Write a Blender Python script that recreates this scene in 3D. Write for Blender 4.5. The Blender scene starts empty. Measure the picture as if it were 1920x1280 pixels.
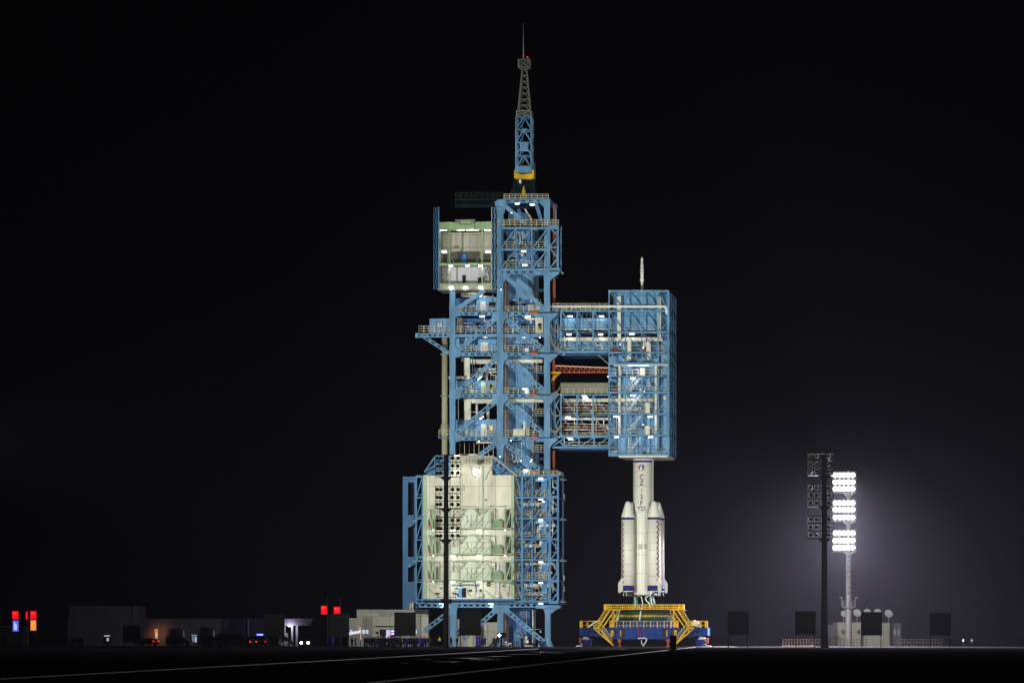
import bpy, math, random
from mathutils import Vector, Matrix
random.seed(7)
PI = math.pi
sc = bpy.context.scene
C = bpy.data.collections.new('launch_site'); sc.collection.children.link(C)

# ---------------------------------------------------------------- camera
FLP, HZD = 8.4e5, 0.00002                              # power of the lit racks, density of the haze
D, H, FPX, HOR = 700.0, 1.991, 7735.0, 1190.0       # metres to the pad, eye height, focal length and horizon of the 1920 px frame
cam = bpy.data.objects.new('camera', bpy.data.cameras.new('camera')); C.objects.link(cam)
cam.location = (0, -D, H); cam.rotation_euler = (PI/2, 0, 0)
cam.data.sensor_width = 36; cam.data.lens = FPX*36/1920
cam.data.shift_y = (HOR-640)/1920
cam.data.clip_start = 1; cam.data.clip_end = 5000
sc.camera = cam
# ---------------------------------------------------------------- night sky, exposure
w = bpy.data.worlds.new('World'); sc.world = w; w.use_nodes = True
bg = w.node_tree.nodes['Background']; bg.inputs[0].default_value = (0.50, 0.55, 0.80, 1); bg.inputs[1].default_value = 0.0006
sc.view_settings.view_transform = 'Standard'; sc.view_settings.look = 'None'
sc.view_settings.exposure = 0; sc.view_settings.gamma = 1
sc.cycles.use_denoising = True
try: sc.cycles.use_light_tree = True
except Exception: pass
sc.cycles.volume_bounces = 0
sc.cycles.max_bounces = 5
sc.cycles.sample_clamp_indirect = 4

def lightobj(name, kind, loc, target=None, energy=1000, color=(1, 1, 1), parent=None, **kw):
    l = bpy.data.lights.new(name, kind); l.energy = energy; l.color = color
    for k, x in kw.items(): setattr(l, k, x)
    o = bpy.data.objects.new(name, l); C.objects.link(o); o.location = loc
    if target is not None:
        o.rotation_euler = (Vector(target)-Vector(loc)).to_track_quat('-Z', 'Y').to_euler()
    return o
# the two floodlight banks of the press side, standing outside the picture at left and right
FL = (0.98, 1.0, 0.90)
lightobj('floodlight_bank_and_fill', 'SPOT', (-78, -170, 26), (16, 0, 44), 1.05e6, FL, spot_size=math.radians(43), spot_blend=0.8, shadow_soft_size=1.0)
lightobj('floodlight_bank_and_fill', 'SPOT', (84, -160, 26), (24, 0, 34), 0.38e6, FL, spot_size=math.radians(46), spot_blend=0.8, shadow_soft_size=1.0)
lightobj('floodlight_bank_and_fill', 'SPOT', (6, -775, 22), (8, 0, 44), 3.0e6, FL, spot_size=math.radians(7.6), spot_blend=0.5, shadow_soft_size=2.0)  # unseen lamp added behind the camera for highlights and fill on the rocket

# ---------------------------------------------------------------- frames: a pixel of the 1920 px photograph + a depth -> a point
class Frame:
    def __init__(s, deg, px, Y):
        a = math.radians(deg); s.c, s.s = math.cos(a), math.sin(a)
        s.X0 = (px-960)/FPX*(D+Y); s.Y0 = Y; s.a = a
    def loc(s, px, v):
        k = (px-960)/FPX
        return (k*(D+v*s.c+s.Y0)-v*s.s-s.X0)/(s.c+k*s.s)
    def uv(s, u, v, z):
        return Vector((s.X0+u*s.c+v*s.s, s.Y0-u*s.s+v*s.c, z))
    def pt(s, px, py, v=0.0):
        u = s.loc(px, v); q = s.uv(u, v, 0)
        return Vector((q.x, q.y, H+(HOR-py)/FPX*(D+q.y)))
    def vx(s): return Vector((s.s, s.c, 0))
T = Frame(7, 985, 0.0)           # the tower
G = Frame(0, 960, 0.0)           # square to the view
PXM = D/FPX                      # metres per pixel at the pad

# ---------------------------------------------------------------- materials
MATS = {}
def mat(name, col, rough=0.55, metal=0.0, var=0.12, scale=0.6, bump=0.0, emis=None, es=0.0, streak=True, spec=0.12, seam=None, corr=None, coat=0, rust=0):
    if name in MATS: return MATS[name]
    m = bpy.data.materials.new(name); m.use_nodes = True; nt = m.node_tree; N = nt.nodes; L = nt.links
    b = N['Principled BSDF']
    b.inputs['Roughness'].default_value = rough; b.inputs['Metallic'].default_value = metal
    b.inputs['Specular IOR Level'].default_value = spec
    if coat: b.inputs['Coat Weight'].default_value = coat; b.inputs['Coat Roughness'].default_value = 0.07
    b.inputs['Base Color'].default_value = (*col, 1)
    if emis:
        b.inputs['Emission Color'].default_value = (*emis, 1); b.inputs['Emission Strength'].default_value = es
    if var > 0:
        geo = N.new('ShaderNodeNewGeometry')
        mp = N.new('ShaderNodeMapping'); L.new(geo.outputs['Position'], mp.inputs['Vector'])
        mp.inputs['Scale'].default_value = (1, 1, 0.22) if streak else (1, 1, 1)
        n1 = N.new('ShaderNodeTexNoise'); n1.inputs['Scale'].default_value = scale; n1.inputs['Detail'].default_value = 7; n1.inputs['Roughness'].default_value = 0.65
        L.new(mp.outputs[0], n1.inputs['Vector'])
        r = N.new('ShaderNodeMapRange'); r.inputs['From Min'].default_value = 0.3; r.inputs['From Max'].default_value = 0.7
        r.inputs['To Min'].default_value = 1-var*1.3; r.inputs['To Max'].default_value = 1+var*0.7
        L.new(n1.outputs['Fac'], r.inputs['Value'])
        mx = N.new('ShaderNodeVectorMath'); mx.operation = 'SCALE'; mx.inputs[0].default_value = col
        L.new(r.outputs[0], mx.inputs['Scale'])
        last = mx.outputs[0]
        if seam:
            # joints between wall panels: u along the wall, z up
            sx = N.new('ShaderNodeSeparateXYZ'); L.new(geo.outputs['Position'], sx.inputs[0])
            cb = N.new('ShaderNodeCombineXYZ'); L.new(sx.outputs['X'], cb.inputs[0]); L.new(sx.outputs['Z'], cb.inputs[1])
            br = N.new('ShaderNodeTexBrick'); br.offset = 0; br.inputs['Scale'].default_value = 1
            br.inputs['Brick Width'].default_value = seam[0]; br.inputs['Row Height'].default_value = seam[1]
            br.inputs['Mortar Size'].default_value = seam[2]; br.inputs['Mortar Smooth'].default_value = 0.3
            br.inputs['Color1'].default_value = (1, 1, 1, 1); br.inputs['Color2'].default_value = (.93, .93, .93, 1); br.inputs['Mortar'].default_value = (.55, .55, .55, 1)
            L.new(cb.outputs[0], br.inputs['Vector'])
            mm = N.new('ShaderNodeVectorMath'); mm.operation = 'MULTIPLY'; L.new(last, mm.inputs[0]); L.new(br.outputs['Color'], mm.inputs[1]); last = mm.outputs[0]
        if rust:
            n3 = N.new('ShaderNodeTexNoise'); n3.inputs['Scale'].default_value = 1.7; n3.inputs['Detail'].default_value = 9; n3.inputs['Roughness'].default_value = .75
            L.new(mp.outputs[0], n3.inputs['Vector'])
            r3 = N.new('ShaderNodeMapRange'); r3.inputs['From Min'].default_value = .56; r3.inputs['From Max'].default_value = .72; r3.inputs['To Max'].default_value = rust
            L.new(n3.outputs['Fac'], r3.inputs['Value'])
            mr = N.new('ShaderNodeMix'); mr.data_type = 'RGBA'; mr.inputs['B'].default_value = (.10, .075, .055, 1)
            L.new(r3.outputs[0], mr.inputs['Factor']); L.new(last, mr.inputs['A']); last = mr.outputs['Result']
        L.new(last, b.inputs['Base Color'])
        r2 = N.new('ShaderNodeMapRange'); r2.inputs['To Min'].default_value = max(0.05, rough-0.12); r2.inputs['To Max'].default_value = min(1, rough+0.15)
        L.new(n1.outputs['Fac'], r2.inputs['Value']); L.new(r2.outputs[0], b.inputs['Roughness'])
        if corr or bump:
            bp = N.new('ShaderNodeBump'); bp.inputs['Strength'].default_value = bump or 0.7; bp.inputs['Distance'].default_value = 0.08
            if corr:
                wv = N.new('ShaderNodeTexWave'); wv.bands_direction = 'X'; wv.inputs['Scale'].default_value = 0.31416/corr
                L.new(geo.outputs['Position'], wv.inputs['Vector']); L.new(wv.outputs['Fac'], bp.inputs['Height'])
            else: L.new(n1.outputs['Fac'], bp.inputs['Height'])
            L.new(bp.outputs[0], b.inputs['Normal'])
    MATS[name] = m; return m
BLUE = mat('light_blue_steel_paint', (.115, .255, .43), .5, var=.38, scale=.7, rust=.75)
BLUE2 = mat('shade_blue_steel_paint', (.065, .17, .34), .6, var=.3, rust=.6)  # darker copy of the blue; shade of rear and recessed steel painted in
BLUEM = mat('dimmed_blue_steel_paint', (.085, .21, .39), .55, var=.28, rust=.6)  # same steel blue, toned down so the galleries look dimly lit
BLUEW = mat('blue_ribbed_cladding', (.135, .30, .52), .5, corr=.38, var=.18)
BLUEI = mat('enclosure_blue_cladding', (.155, .34, .56), .5, corr=.9, var=.38, scale=.8)  # lighter, wide-ribbed cladding for the enclosure's inner wall
BLUED = mat('deep_blue_cladding', (.05, .14, .36), .55, corr=.38, var=.2)
BLUEP = mat('blue_panel_cladding', (.125, .29, .48), .5, seam=(1.35, 1.7, .10), var=.14)
RAILM = mat('cream_railing_paint', (.52, .48, .33), .55)
DUCT = mat('pale_duct_cladding', (.62, .60, .50), .5, var=.14)
DUCTG = mat('grey_metal', (.34, .34, .36), .45, metal=.3)
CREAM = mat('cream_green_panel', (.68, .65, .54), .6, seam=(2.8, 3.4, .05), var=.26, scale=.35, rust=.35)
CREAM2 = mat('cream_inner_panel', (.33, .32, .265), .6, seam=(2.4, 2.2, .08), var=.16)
LILAC = mat('pale_lilac_panel', (.42, .41, .46), .6, var=.1)
GREENF = mat('pale_green_frame_paint', (.26, .38, .21), .55, var=.3, rust=.5)
GREENP = mat('faded_green_frame_paint', (.36, .45, .31), .55, var=.3, rust=.4)
GREENB = mat('green_platform_board', (.22, .32, .21), .6, var=.25)
MINT = mat('mint_platform_board', (.63, .66, .56), .6, var=.15)
ORANGE = mat('orange_red_paint', (.50, .10, .03), .5)
REDP = mat('red_paint', (.55, .03, .02), .45)
YEL = mat('yellow_paint', (.62, .36, .01), .5, var=.3, rust=.45)
WHITE = mat('white_paint', (.72, .72, .68), .45)
ROCKET = mat('glossy_white_rocket_paint', (.78, .77, .68), .22, var=.05, scale=.5, spec=.5, coat=.8)
ORANGED = mat('dull_orange_paint', (.26, .055, .02), .6, rust=.5)
nt_ = ROCKET.node_tree; tg = nt_.nodes.new('ShaderNodeTangent'); tg.direction_type = 'RADIAL'; tg.axis = 'Z'
pb_ = nt_.nodes['Principled BSDF']; nt_.links.new(tg.outputs[0], pb_.inputs['Tangent']); pb_.inputs['Anisotropic'].default_value = .92; pb_.inputs['Anisotropic Rotation'].default_value = .25
for l_ in list(pb_.inputs['Roughness'].links): nt_.links.remove(l_)
pb_.inputs['Roughness'].default_value = .30; pb_.inputs['Coat Weight'].default_value = 0
NAVY = mat('navy_band_paint', (.015, .02, .16), .35)
PBLUE = mat('deep_blue_platform_paint', (.011, .042, .22), .5, var=.35, scale=.9, rust=.25, spec=.05)
DGREEN = mat('dark_green_drum_paint', (.02, .085, .05), .5, var=.3)
DARK = mat('dark_interior', (.015, .017, .022), .8, spec=.05)
BLACK = mat('black_steel_and_silhouette', (.004, .004, .004), .7, spec=.05)  # black paint, sunk further so floodlit boards and poles read as unlit
CONC = mat('grey_concrete', (.22, .22, .21), .85, streak=False, var=.25)
ANT = mat('weathered_grey_steel', (.22, .22, .19), .55)
STONE = mat('pale_wall_render', (.46, .44, .38), .8, seam=(4.2, 2.6, .05), var=.14)
DOORG = mat('pale_green_door_paint', (.42, .55, .40), .5)
DOORW = mat('off_white_door_paint', (.60, .60, .60), .5)
DOORB = mat('blue_door_paint', (.04, .16, .50), .5)
SKIN = mat('skin', (.38, .22, .15), .6, var=0)
ENGINE = mat('dark_engine_metal', (.10, .095, .09), .35, metal=.7)
LAMPW = mat('lit_white_lamp', (.8, .8, .8), var=0, emis=(1, .97, .95), es=2.6)
GLOW = mat('floodlight_face', (.9, .9, .9), var=0, emis=(1, .97, 1.0), es=22)
GLASS = mat('lamp_glass', (.25, .26, .20), .12, var=0, spec=.8)

# ---------------------------------------------------------------- mesh builder
WL = {}                                       # world location of every parent
class M:
    def __init__(s): s.v = []; s.f = []; s.mi = []; s.sm = []; s.cur = 0
    def add(s, vs, fs, smooth=False):
        n = len(s.v); s.v += [Vector(x) for x in vs]
        for f in fs: s.f.append([n+i for i in f]); s.mi.append(s.cur); s.sm.append(smooth)
        return s
    def hexa(s, b, t):                        # 4 bottom corners, 4 top corners
        return s.add(list(b)+list(t), [(3, 2, 1, 0), (4, 5, 6, 7), (0, 1, 5, 4), (1, 2, 6, 5), (2, 3, 7, 6), (3, 0, 4, 7)])
    def bx(s, x0, y0, x1, y1, v0, v1, F=None):   # photo rectangle at depth v0, extruded back to v1
        F = F or T
        u0, u1 = F.loc(x0, v0), F.loc(x1, v0)
        z1, z0 = F.pt((x0+x1)/2, y0, v0).z, F.pt((x0+x1)/2, y1, v0).z
        return s.ubx(u0, u1, v0, v1, z0, z1, F)
    def ubx(s, u0, u1, v0, v1, z0, z1, F=None):
        F = F or T
        b = [F.uv(u0, v0, z0), F.uv(u1, v0, z0), F.uv(u1, v1, z0), F.uv(u0, v1, z0)]
        t = [q+Vector((0, 0, z1-z0)) for q in b]
        return s.hexa(b, t)
    def wbx(s, x0, x1, y0, y1, z0, z1):
        b = [(x0, y0, z0), (x1, y0, z0), (x1, y1, z0), (x0, y1, z0)]; t = [(x, y, z1) for x, y, z in b]
        return s.hexa(b, t)
    def bar(s, A, B, w, d=None, ref=None):
        A, B = Vector(A), Vector(B); d = d or w
        ax = (B-A)
        if ax.length < 1e-5: return s
        ax.normalize()
        r = Vector(ref) if ref is not None else T.vx()
        if abs(ax.dot(r)) > .95: r = Vector((0, 0, 1))
        side = ax.cross(r).normalized()*w/2; up = side.cross(ax).normalized()*d/2
        b = [A-side-up, A+side-up, A+side+up, A-side+up]; t = [q+(B-A) for q in b]
        return s.hexa(b, t)
    def pb(s, x0, y0, x1, y1, v, w, d=None, F=None):
        F = F or T
        return s.bar(F.pt(x0, y0, v), F.pt(x1, y1, v), w, d, F.vx())
    def tube(s, pts, r, n=8, cap=True):
        pts = [Vector(p) for p in pts]; rs = r if isinstance(r, (list, tuple)) else [r]*len(pts)
        vs = []; up0 = None
        for i, p in enumerate(pts):
            d = (pts[min(i+1, len(pts)-1)]-pts[max(i-1, 0)]).normalized()
            ref = Vector((0, 0, 1)) if abs(d.z) < .9 else Vector((0, 1, 0))
            if up0 is not None: ref = up0
            a = d.cross(ref)
            if a.length < 1e-4: a = d.cross(Vector((1, 0, 0)))
            a.normalize(); b = a.cross(d).normalized(); up0 = b
            for k in range(n):
                t = 2*PI*k/n; vs.append(p+(a*math.cos(t)+b*math.sin(t))*rs[i])
        fs = [(i*n+k, i*n+(k+1) % n, (i+1)*n+(k+1) % n, (i+1)*n+k) for i in range(len(pts)-1) for k in range(n)]
        s.add(vs, fs, True)
        if cap:
            m = len(s.v)-len(vs)
            s.f.append([m+k for k in range(n)][::-1]); s.mi.append(s.cur); s.sm.append(False)
            q = m+(len(pts)-1)*n
            s.f.append([q+k for k in range(n)]); s.mi.append(s.cur); s.sm.append(False)
        return s
    def lathe(s, c, prof, n=24, a0=0, a1=2*PI):   # prof: (r, z) pairs, bottom up
        c = Vector(c); full = abs(a1-a0-2*PI) < 1e-6; cols = n if full else n+1
        vs = [c+Vector((r*math.cos(a0+(a1-a0)*k/n), r*math.sin(a0+(a1-a0)*k/n), z)) for r, z in prof for k in range(cols)]
        fs = []
        for i in range(len(prof)-1):
            for k in range(n):
                k2 = (k+1) % cols
                fs.append((i*cols+k, i*cols+k2, (i+1)*cols+k2, (i+1)*cols+k))
        s.add(vs, fs, True)
        if full:
            m = len(s.v)-len(vs)
            for i, rev in ((0, True), (len(prof)-1, False)):
                if prof[i][0] > .01:
                    f = [m+i*n+k for k in range(n)]
                    s.f.append(f[::-1] if rev else f); s.mi.append(s.cur); s.sm.append(False)
        return s
    def prism(s, pts, off):                   # polygon of points pushed along the vector off
        pts = [Vector(p) for p in pts]; n = len(pts); off = Vector(off)
        return s.add(pts+[p+off for p in pts], [tuple(range(n)), tuple(range(2*n-1, n-1, -1))]+[(i, n+i, n+(i+1) % n, (i+1) % n) for i in range(n)])
    def ob(s, name, mats, parent=None, **tagkw):
        if not isinstance(mats, (list, tuple)): mats = [mats]
        lo = Vector((min(p.x for p in s.v), min(p.y for p in s.v), min(p.z for p in s.v)))
        hi = Vector((max(p.x for p in s.v), max(p.y for p in s.v), max(p.z for p in s.v)))
        c = (lo+hi)/2
        if parent is None: c.z = lo.z
        me = bpy.data.meshes.new(name)
        me.from_pydata([tuple(p-c) for p in s.v], [], s.f)
        for m in mats: me.materials.append(m)
        me.polygons.foreach_set('material_index', s.mi); me.polygons.foreach_set('use_smooth', s.sm)
        import bmesh
        bm = bmesh.new(); bm.from_mesh(me); bmesh.ops.recalc_face_normals(bm, faces=bm.faces); bm.to_mesh(me); bm.free()
        o = bpy.data.objects.new(name, me); C.objects.link(o)
        if parent is not None:
            o.parent = parent; o.location = c-WL[parent.name]
        else: o.location = c
        WL[o.name] = c
        tag(o, **tagkw)
        return o
def tag(o, label=None, cat=None, group=None, kind=None):
    if label: o['label'] = label
    if cat: o['category'] = cat
    if group: o['group'] = group
    if kind: o['kind'] = kind
    return o
def thing(name, loc, label, cat, group=None):
    o = bpy.data.objects.new(name, None); C.objects.link(o); o.location = loc; o.empty_display_size = .5
    WL[o.name] = Vector(loc); return tag(o, label, cat, group)
def copy_tree(o, parent=None):
    c = o.copy(); C.objects.link(c); c.parent = parent
    for ch in list(o.children): copy_tree(ch, c)
    return c
def text_mesh(body, size, bold=.0):
    cu = bpy.data.curves.new('lettering', 'FONT'); cu.body = body; cu.size = size; cu.align_x = 'CENTER'; cu.align_y = 'CENTER'; cu.resolution_u = 3; cu.offset = bold*size
    o = bpy.data.objects.new('lettering', cu); sc.collection.objects.link(o)
    bpy.context.view_layer.update()
    me = bpy.data.meshes.new_from_object(o.evaluated_get(bpy.context.evaluated_depsgraph_get()))
    import bmesh
    bm = bmesh.new(); bm.from_mesh(me); bmesh.ops.triangulate(bm, faces=bm.faces)
    for _ in range(4):
        lg = [e for e in bm.edges if e.calc_length() > .22]
        if not lg: break
        bmesh.ops.subdivide_edges(bm, edges=lg, cuts=1); bmesh.ops.triangulate(bm, faces=bm.faces)
    bm.verts.index_update(); vs = [v.co.copy() for v in bm.verts]; fs = [tuple(v.index for v in f.verts) for f in bm.faces]; bm.free()
    bpy.data.objects.remove(o); bpy.data.curves.remove(cu); bpy.data.meshes.remove(me)
    return vs, fs

# trusses, railings, castellated beams
def truss(m, x0, y0, x1, y1, v, nx, ny, w, pat='\\', wd=None, F=None, edges=True):
    F = F or T; wd = (wd or w*.7)*.8; w = w*.78
    xs = [x0+(x1-x0)*i/nx for i in range(nx+1)]; ys = [y0+(y1-y0)*j/ny for j in range(ny+1)]
    if edges:
        for x in xs: m.pb(x, y0, x, y1, v, w, F=F)
        for y in ys: m.pb(x0, y, x1, y, v, w, w*.96, F=F)
    k = 0
    for i in range(nx):
        for j in range(ny):
            p = pat[(i+j) % len(pat)] if len(pat) > 1 else pat
            if p in '\\x': m.pb(xs[i], ys[j], xs[i+1], ys[j+1], v+.02, wd, F=F)
            if p in '/x': m.pb(xs[i], ys[j+1], xs[i+1], ys[j], v-.02, wd, F=F)
            if p == 'k':
                ym = (ys[j]+ys[j+1])/2
                m.pb(xs[i], ys[j], xs[i+1], ym, v+.02, wd, F=F); m.pb(xs[i], ys[j+1], xs[i+1], ym, v-.02, wd, F=F)
    return m
def quadtruss(m, A, B, Cc, Dd, nx, ny, w, pat='/'):
    def q(a, b): return A.lerp(B, a).lerp(Dd.lerp(Cc, a), b)
    for i in range(nx+1): m.bar(q(i/nx, 0), q(i/nx, 1), w)
    for j in range(ny+1): m.bar(q(0, j/ny), q(1, j/ny), w*.96)
    for i in range(nx):
        for j in range(ny):
            if pat in '/x': m.bar(q(i/nx, j/ny), q((i+1)/nx, (j+1)/ny), w*.7)
            if pat in '\\x': m.bar(q(i/nx, (j+1)/ny), q((i+1)/nx, j/ny), w*.68)
    return m
def railing(x0, x1, yt, yb, v, n, parent, mt=None, F=None, k=3, w=.065, v1=None, name='railing'):
    F = F or T; m = M(); v1 = v if v1 is None else v1
    for j in range(k):
        y = yt+(yb-yt)*j/k
        m.bar(F.pt(x0, y, v), F.pt(x1, y, v1), w, ref=(0, 0, 1))
    for i in range(n+1):
        t = i/n; A = F.pt(x0, yt, v).lerp(F.pt(x1, yt, v1), t); B = F.pt(x0, yb, v).lerp(F.pt(x1, yb, v1), t)
        m.bar(A, B, w*1.05, ref=(0, 1, 0))
    return m.ob(name, mt or RAILM, parent)
def hbeam(m, A, B, h, d, slots, F=None):       # a plate girder with a row of slots through its web
    A, B = Vector(A), Vector(B); F = F or T
    ax = (B-A).normalized(); up = F.vx().cross(ax).normalized()
    if up.z < 0: up = -up
    t = h*.3
    m.bar(A+up*(h/2-t/2), B+up*(h/2-t/2), t, d, F.vx()); m.bar(A-up*(h/2-t/2), B-up*(h/2-t/2), t, d, F.vx())
    L = (B-A).length; web = L/(slots*2+1)*.9; sl = (L-web*(slots+1))/max(1, slots)
    p = 0
    for i in range(slots+1):
        m.bar(A+ax*p, A+ax*(p+web), h-2*t, d*.9, F.vx()); p += web+sl
    return m
# ================================================================ ground
g = M(); g.add([(-1500, -760, 0), (1500, -760, 0), (1500, 2500, 0), (-1500, 2500, 0)], [(0, 1, 2, 3)])
g.ob('ground', mat('dark_packed_ground', (.024, .022, .022), .95, var=.5, scale=.15, streak=False, spec=0), kind='structure')
g = M(); g.add([(-34, -5, .02), (38, -5, .02), (38, 60, .02), (-34, 60, .02)], [(0, 1, 2, 3)])
g.ob('launch_pad', mat('stained_pad_concrete', (.10, .095, .08), .9, streak=False, var=.4, spec=.1), kind='structure')
g = M(); g.add([(-160, -9, .012), (-34.1, -9, .012), (-34.1, 90, .012), (-160, 90, .012)], [(0, 1, 2, 3)])
g.ob('service_yard', mat('worn_asphalt', (.02, .02, .021), .9, var=.3, streak=False, spec=.05), kind='structure')
# wet patches on the ground between the photographer and the tower
PUD = mat('puddle_water', (.01, .01, .012), .2, var=0, spec=.3)
for i, (px, py, hw, hd) in enumerate([(885, 1233, 34, .35), (935, 1230, 22, .3), (905, 1236, 26, .25), (980, 1226, 30, .3), (1035, 1223, 26, .3), (1010, 1221, 20, .2), (1065, 1220, 30, .3), (1110, 1217.6, 35, .3), (700, 1238, 22, .3), (660, 1241, 14, .3), (840, 1240, 24, .3), (795, 1235, 18, .2), (1150, 1216, 30, .3), (760, 1243, 12, .3)]):
    Yd = H*FPX/(py-HOR); X = (px-960)/FPX*Yd; rx = hw/FPX*Yd; ry = Yd*hd/(py-HOR)
    vs = []
    for k in range(36):
        a = 2*PI*k/36; rr = 1+.32*math.sin(3*a+i)+.18*math.sin(7*a+2*i)+random.uniform(-.12, .12)
        vs.append((X+rx*rr*math.cos(a), -D+Yd+ry*rr*math.sin(a), .008))
    m = M(); m.add(vs, [tuple(range(36))]); m.ob('puddle', PUD, kind='structure')
# the two rails of the crawler track
RAILS = mat('worn_rail_steel', (.075, .068, .065), .8, spec=.05)
def gp(px, py):
    d = H*FPX/(py-HOR); return Vector(((px-960)/FPX*d, d-D, 0))
for nm, (a, b), lb in (('left', ((0, 1273), (1000, 1216.5)), 'left long steel track rail running past the puddles to the blue launch platform'), ('right', ((700, 1280), (1300, 1213)), 'right long steel track rail crossing the dark foreground to the blue launch platform')):
    A, B = gp(*a), gp(*b); A = A-(B-A)*.25; B = B+(B-A)*.02
    m = M(); up = Vector((0, 0, .12))
    m.bar(A+up*.1, B+up*.1, .30, .02, (0, 0, 1)); m.bar(A+up*.33, B+up*.33, .10, .03, (0, 0, 1))
    m.ob('track_rail', RAILS, label=lb, cat='rail', group='rails of the crawler track')

# ================================================================ the service tower
TB = T.pt(940, 1212, 8); TB.z = 0
tower = thing('launch_service_tower', TB, 'tall light blue steel launch tower with swung-open platforms and a lattice mast on top', 'launch tower')
TDEP = 15.0
# columns
def col(x0, x1, y0, y1, v0=0, v1=1.0, mt=None, nm='column'):
    m = M(); m.bx(x0, y0, x1, y1, v0, v1); return m.ob(nm, mt or BLUE, tower)
col(843, 853.5, 545, 858); col(932, 943.5, 382, 862); col(1020, 1031, 375, 880)
col(844, 856, 1136, 1212); col(933, 943.5, 1136, 1212); col(1022, 1032, 1140, 1212)
for x0, x1, y0, y1 in ((843, 853, 545, 1212), (932, 943, 375, 1212), (1021, 1031, 375, 1212)):
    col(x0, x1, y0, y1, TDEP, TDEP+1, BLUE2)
# girders with slots, floor slabs
LV = [(588, 843, 1031, 8.5), (664, 843, 1031, 8.5), (742, 843, 1031, 8.5), (822, 843, 1031, 8.5), (377, 932, 1031, 9), (510.5, 932, 1031, 8)]
hs = 9*PXM*.8
for y, x0, x1, hh in LV:
    xm = 937.5
    if x0 < 900:
        m = M(); hbeam(m, T.pt(853.5, y, .3), T.pt(932, y, .3), hs, .5, 6); m.ob('floor_girder', BLUE, tower)
    m = M(); hbeam(m, T.pt(943.5, y, .3), T.pt(1020, y, .3), hs, .5, 5); m.ob('floor_girder', BLUE, tower)
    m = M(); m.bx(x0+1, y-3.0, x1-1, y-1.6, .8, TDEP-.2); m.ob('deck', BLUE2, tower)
for y, x0, x1 in ((629, 853.5, 932), (629, 943.5, 1020)):
    m = M(); m.bx(x0, y-3, x1, y+3, .2, .7); m.ob('floor_girder', BLUE, tower)
m = M(); m.bx(844, 627, 1030, 628.4, .8, TDEP-.2); m.ob('deck', BLUE2, tower)
# gusset plates at the middle column and feet of the braces
def gus(pts, v=-.12, th=.9, nm='gusset_plate'):
    m = M(); m.prism([T.pt(x, y, v) for x, y in pts], T.vx()*th); return m.ob(nm, BLUE, tower)
for y in (588, 664, 742, 822):
    gus([(926, y-4), (950, y-4), (953, y+2), (951, y+9), (944.5, y+14), (944.5, y+19), (931, y+19), (931, y+14), (924, y+10), (922, y+2)])
    gus([(842.5, y-14), (854, y-14), (861, y-9), (866, y-4), (862, y+5), (842.5, y+8)]) if y > 600 else gus([(842.5, y-18), (854, y-12), (864, y-5), (862, y+5), (842.5, y+8)])
    gus([(1031.5, y-20), (1019, y-14), (1011, y-9), (1013, y-4), (1031.5, y-4)])
    gus([(1003, y-1), (1046, y-1), (1044, y+3), (1036, y+10), (1031.5, y+16), (1019.5, y+16), (1019.5, y+6), (1003, y+6)])
gus([(932, 512), (944.5, 508), (958, 515), (948, 522), (944.5, 530), (932, 530)])
gus([(1048, 509), (1048, 513), (1038, 520), (1031.5, 527), (1019.5, 527), (1019.5, 516), (1003, 516), (1003, 509)])
gus([(927, 379), (932, 375), (944.5, 373), (950, 380), (947, 392), (944.5, 400), (931, 395)])
gus([(1010, 379), (1016, 373), (1031.5, 373), (1031.5, 388), (1019.5, 388)])
gus([(921, 1147), (925, 1136), (929, 1131), (949, 1131), (953, 1136), (957, 1147), (950, 1149), (930, 1149)])
gus([(1006, 1134), (1052, 1134), (1050, 1139), (1040, 1144), (1033, 1150), (1022, 1150), (1018, 1140), (1006, 1140)])
gus([(1018, 1200), (1033, 1200), (1037, 1212), (1012, 1212)])
gus([(1010, 1204), (1022, 1196), (1026, 1212), (1008, 1212)])
gus([(841, 1132), (860, 1132), (856, 1145), (843, 1145)])
# diagonal braces with slots
def brace(x0, y0, x1, y1, slots=6, v=.35, h=.80, nm='diagonal_brace', mt=None):
    m = M(); hbeam(m, T.pt(x0, y0, v), T.pt(x1, y1, v), h, .5, slots); return m.ob(nm, mt or BLUE, tower)
for a in ((926, 600, 861, 655), (950, 600, 1014, 650), (926, 677, 861, 732), (950, 677, 1016, 728), (926, 755, 861, 808), (950, 755, 1016, 810), (926, 834, 893, 858), (950, 834, 1012, 880, 8)):
    brace(*a)
for a in ((908, 545, 857, 579), (944, 516, 1017, 575), (944, 384, 976, 410)):
    m = M(); m.pb(*a, .35, .72, .5); m.ob('diagonal_brace', BLUE, tower)
brace(927, 1146, 868, 1197, 7); brace(952, 1146, 1020, 1203, 8); brace(843, 1146, 796, 1182, 5)
for a in ((946, 432, 1018, 498), (972, 392, 1010, 500)):
    m = M(); m.pb(*a, 3, .6, .5); m.ob('diagonal_brace', BLUE2, tower)
# back face bracing
for y0, y1 in ((600, 655), (677, 732), (755, 808), (834, 880)):
    for a, b in (((850, y1), (932, y0)), ((944, y0), (1024, y1))):
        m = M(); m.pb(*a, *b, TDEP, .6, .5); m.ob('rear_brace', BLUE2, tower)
for y in (545, 588, 629, 664, 742, 822, 450, 510, 860):
    m = M(); m.bx(846 if y > 540 else 935, y-2.5, 1029, y+2.5, TDEP, TDEP+.6); m.ob('rear_girder', BLUE2, tower)
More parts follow.
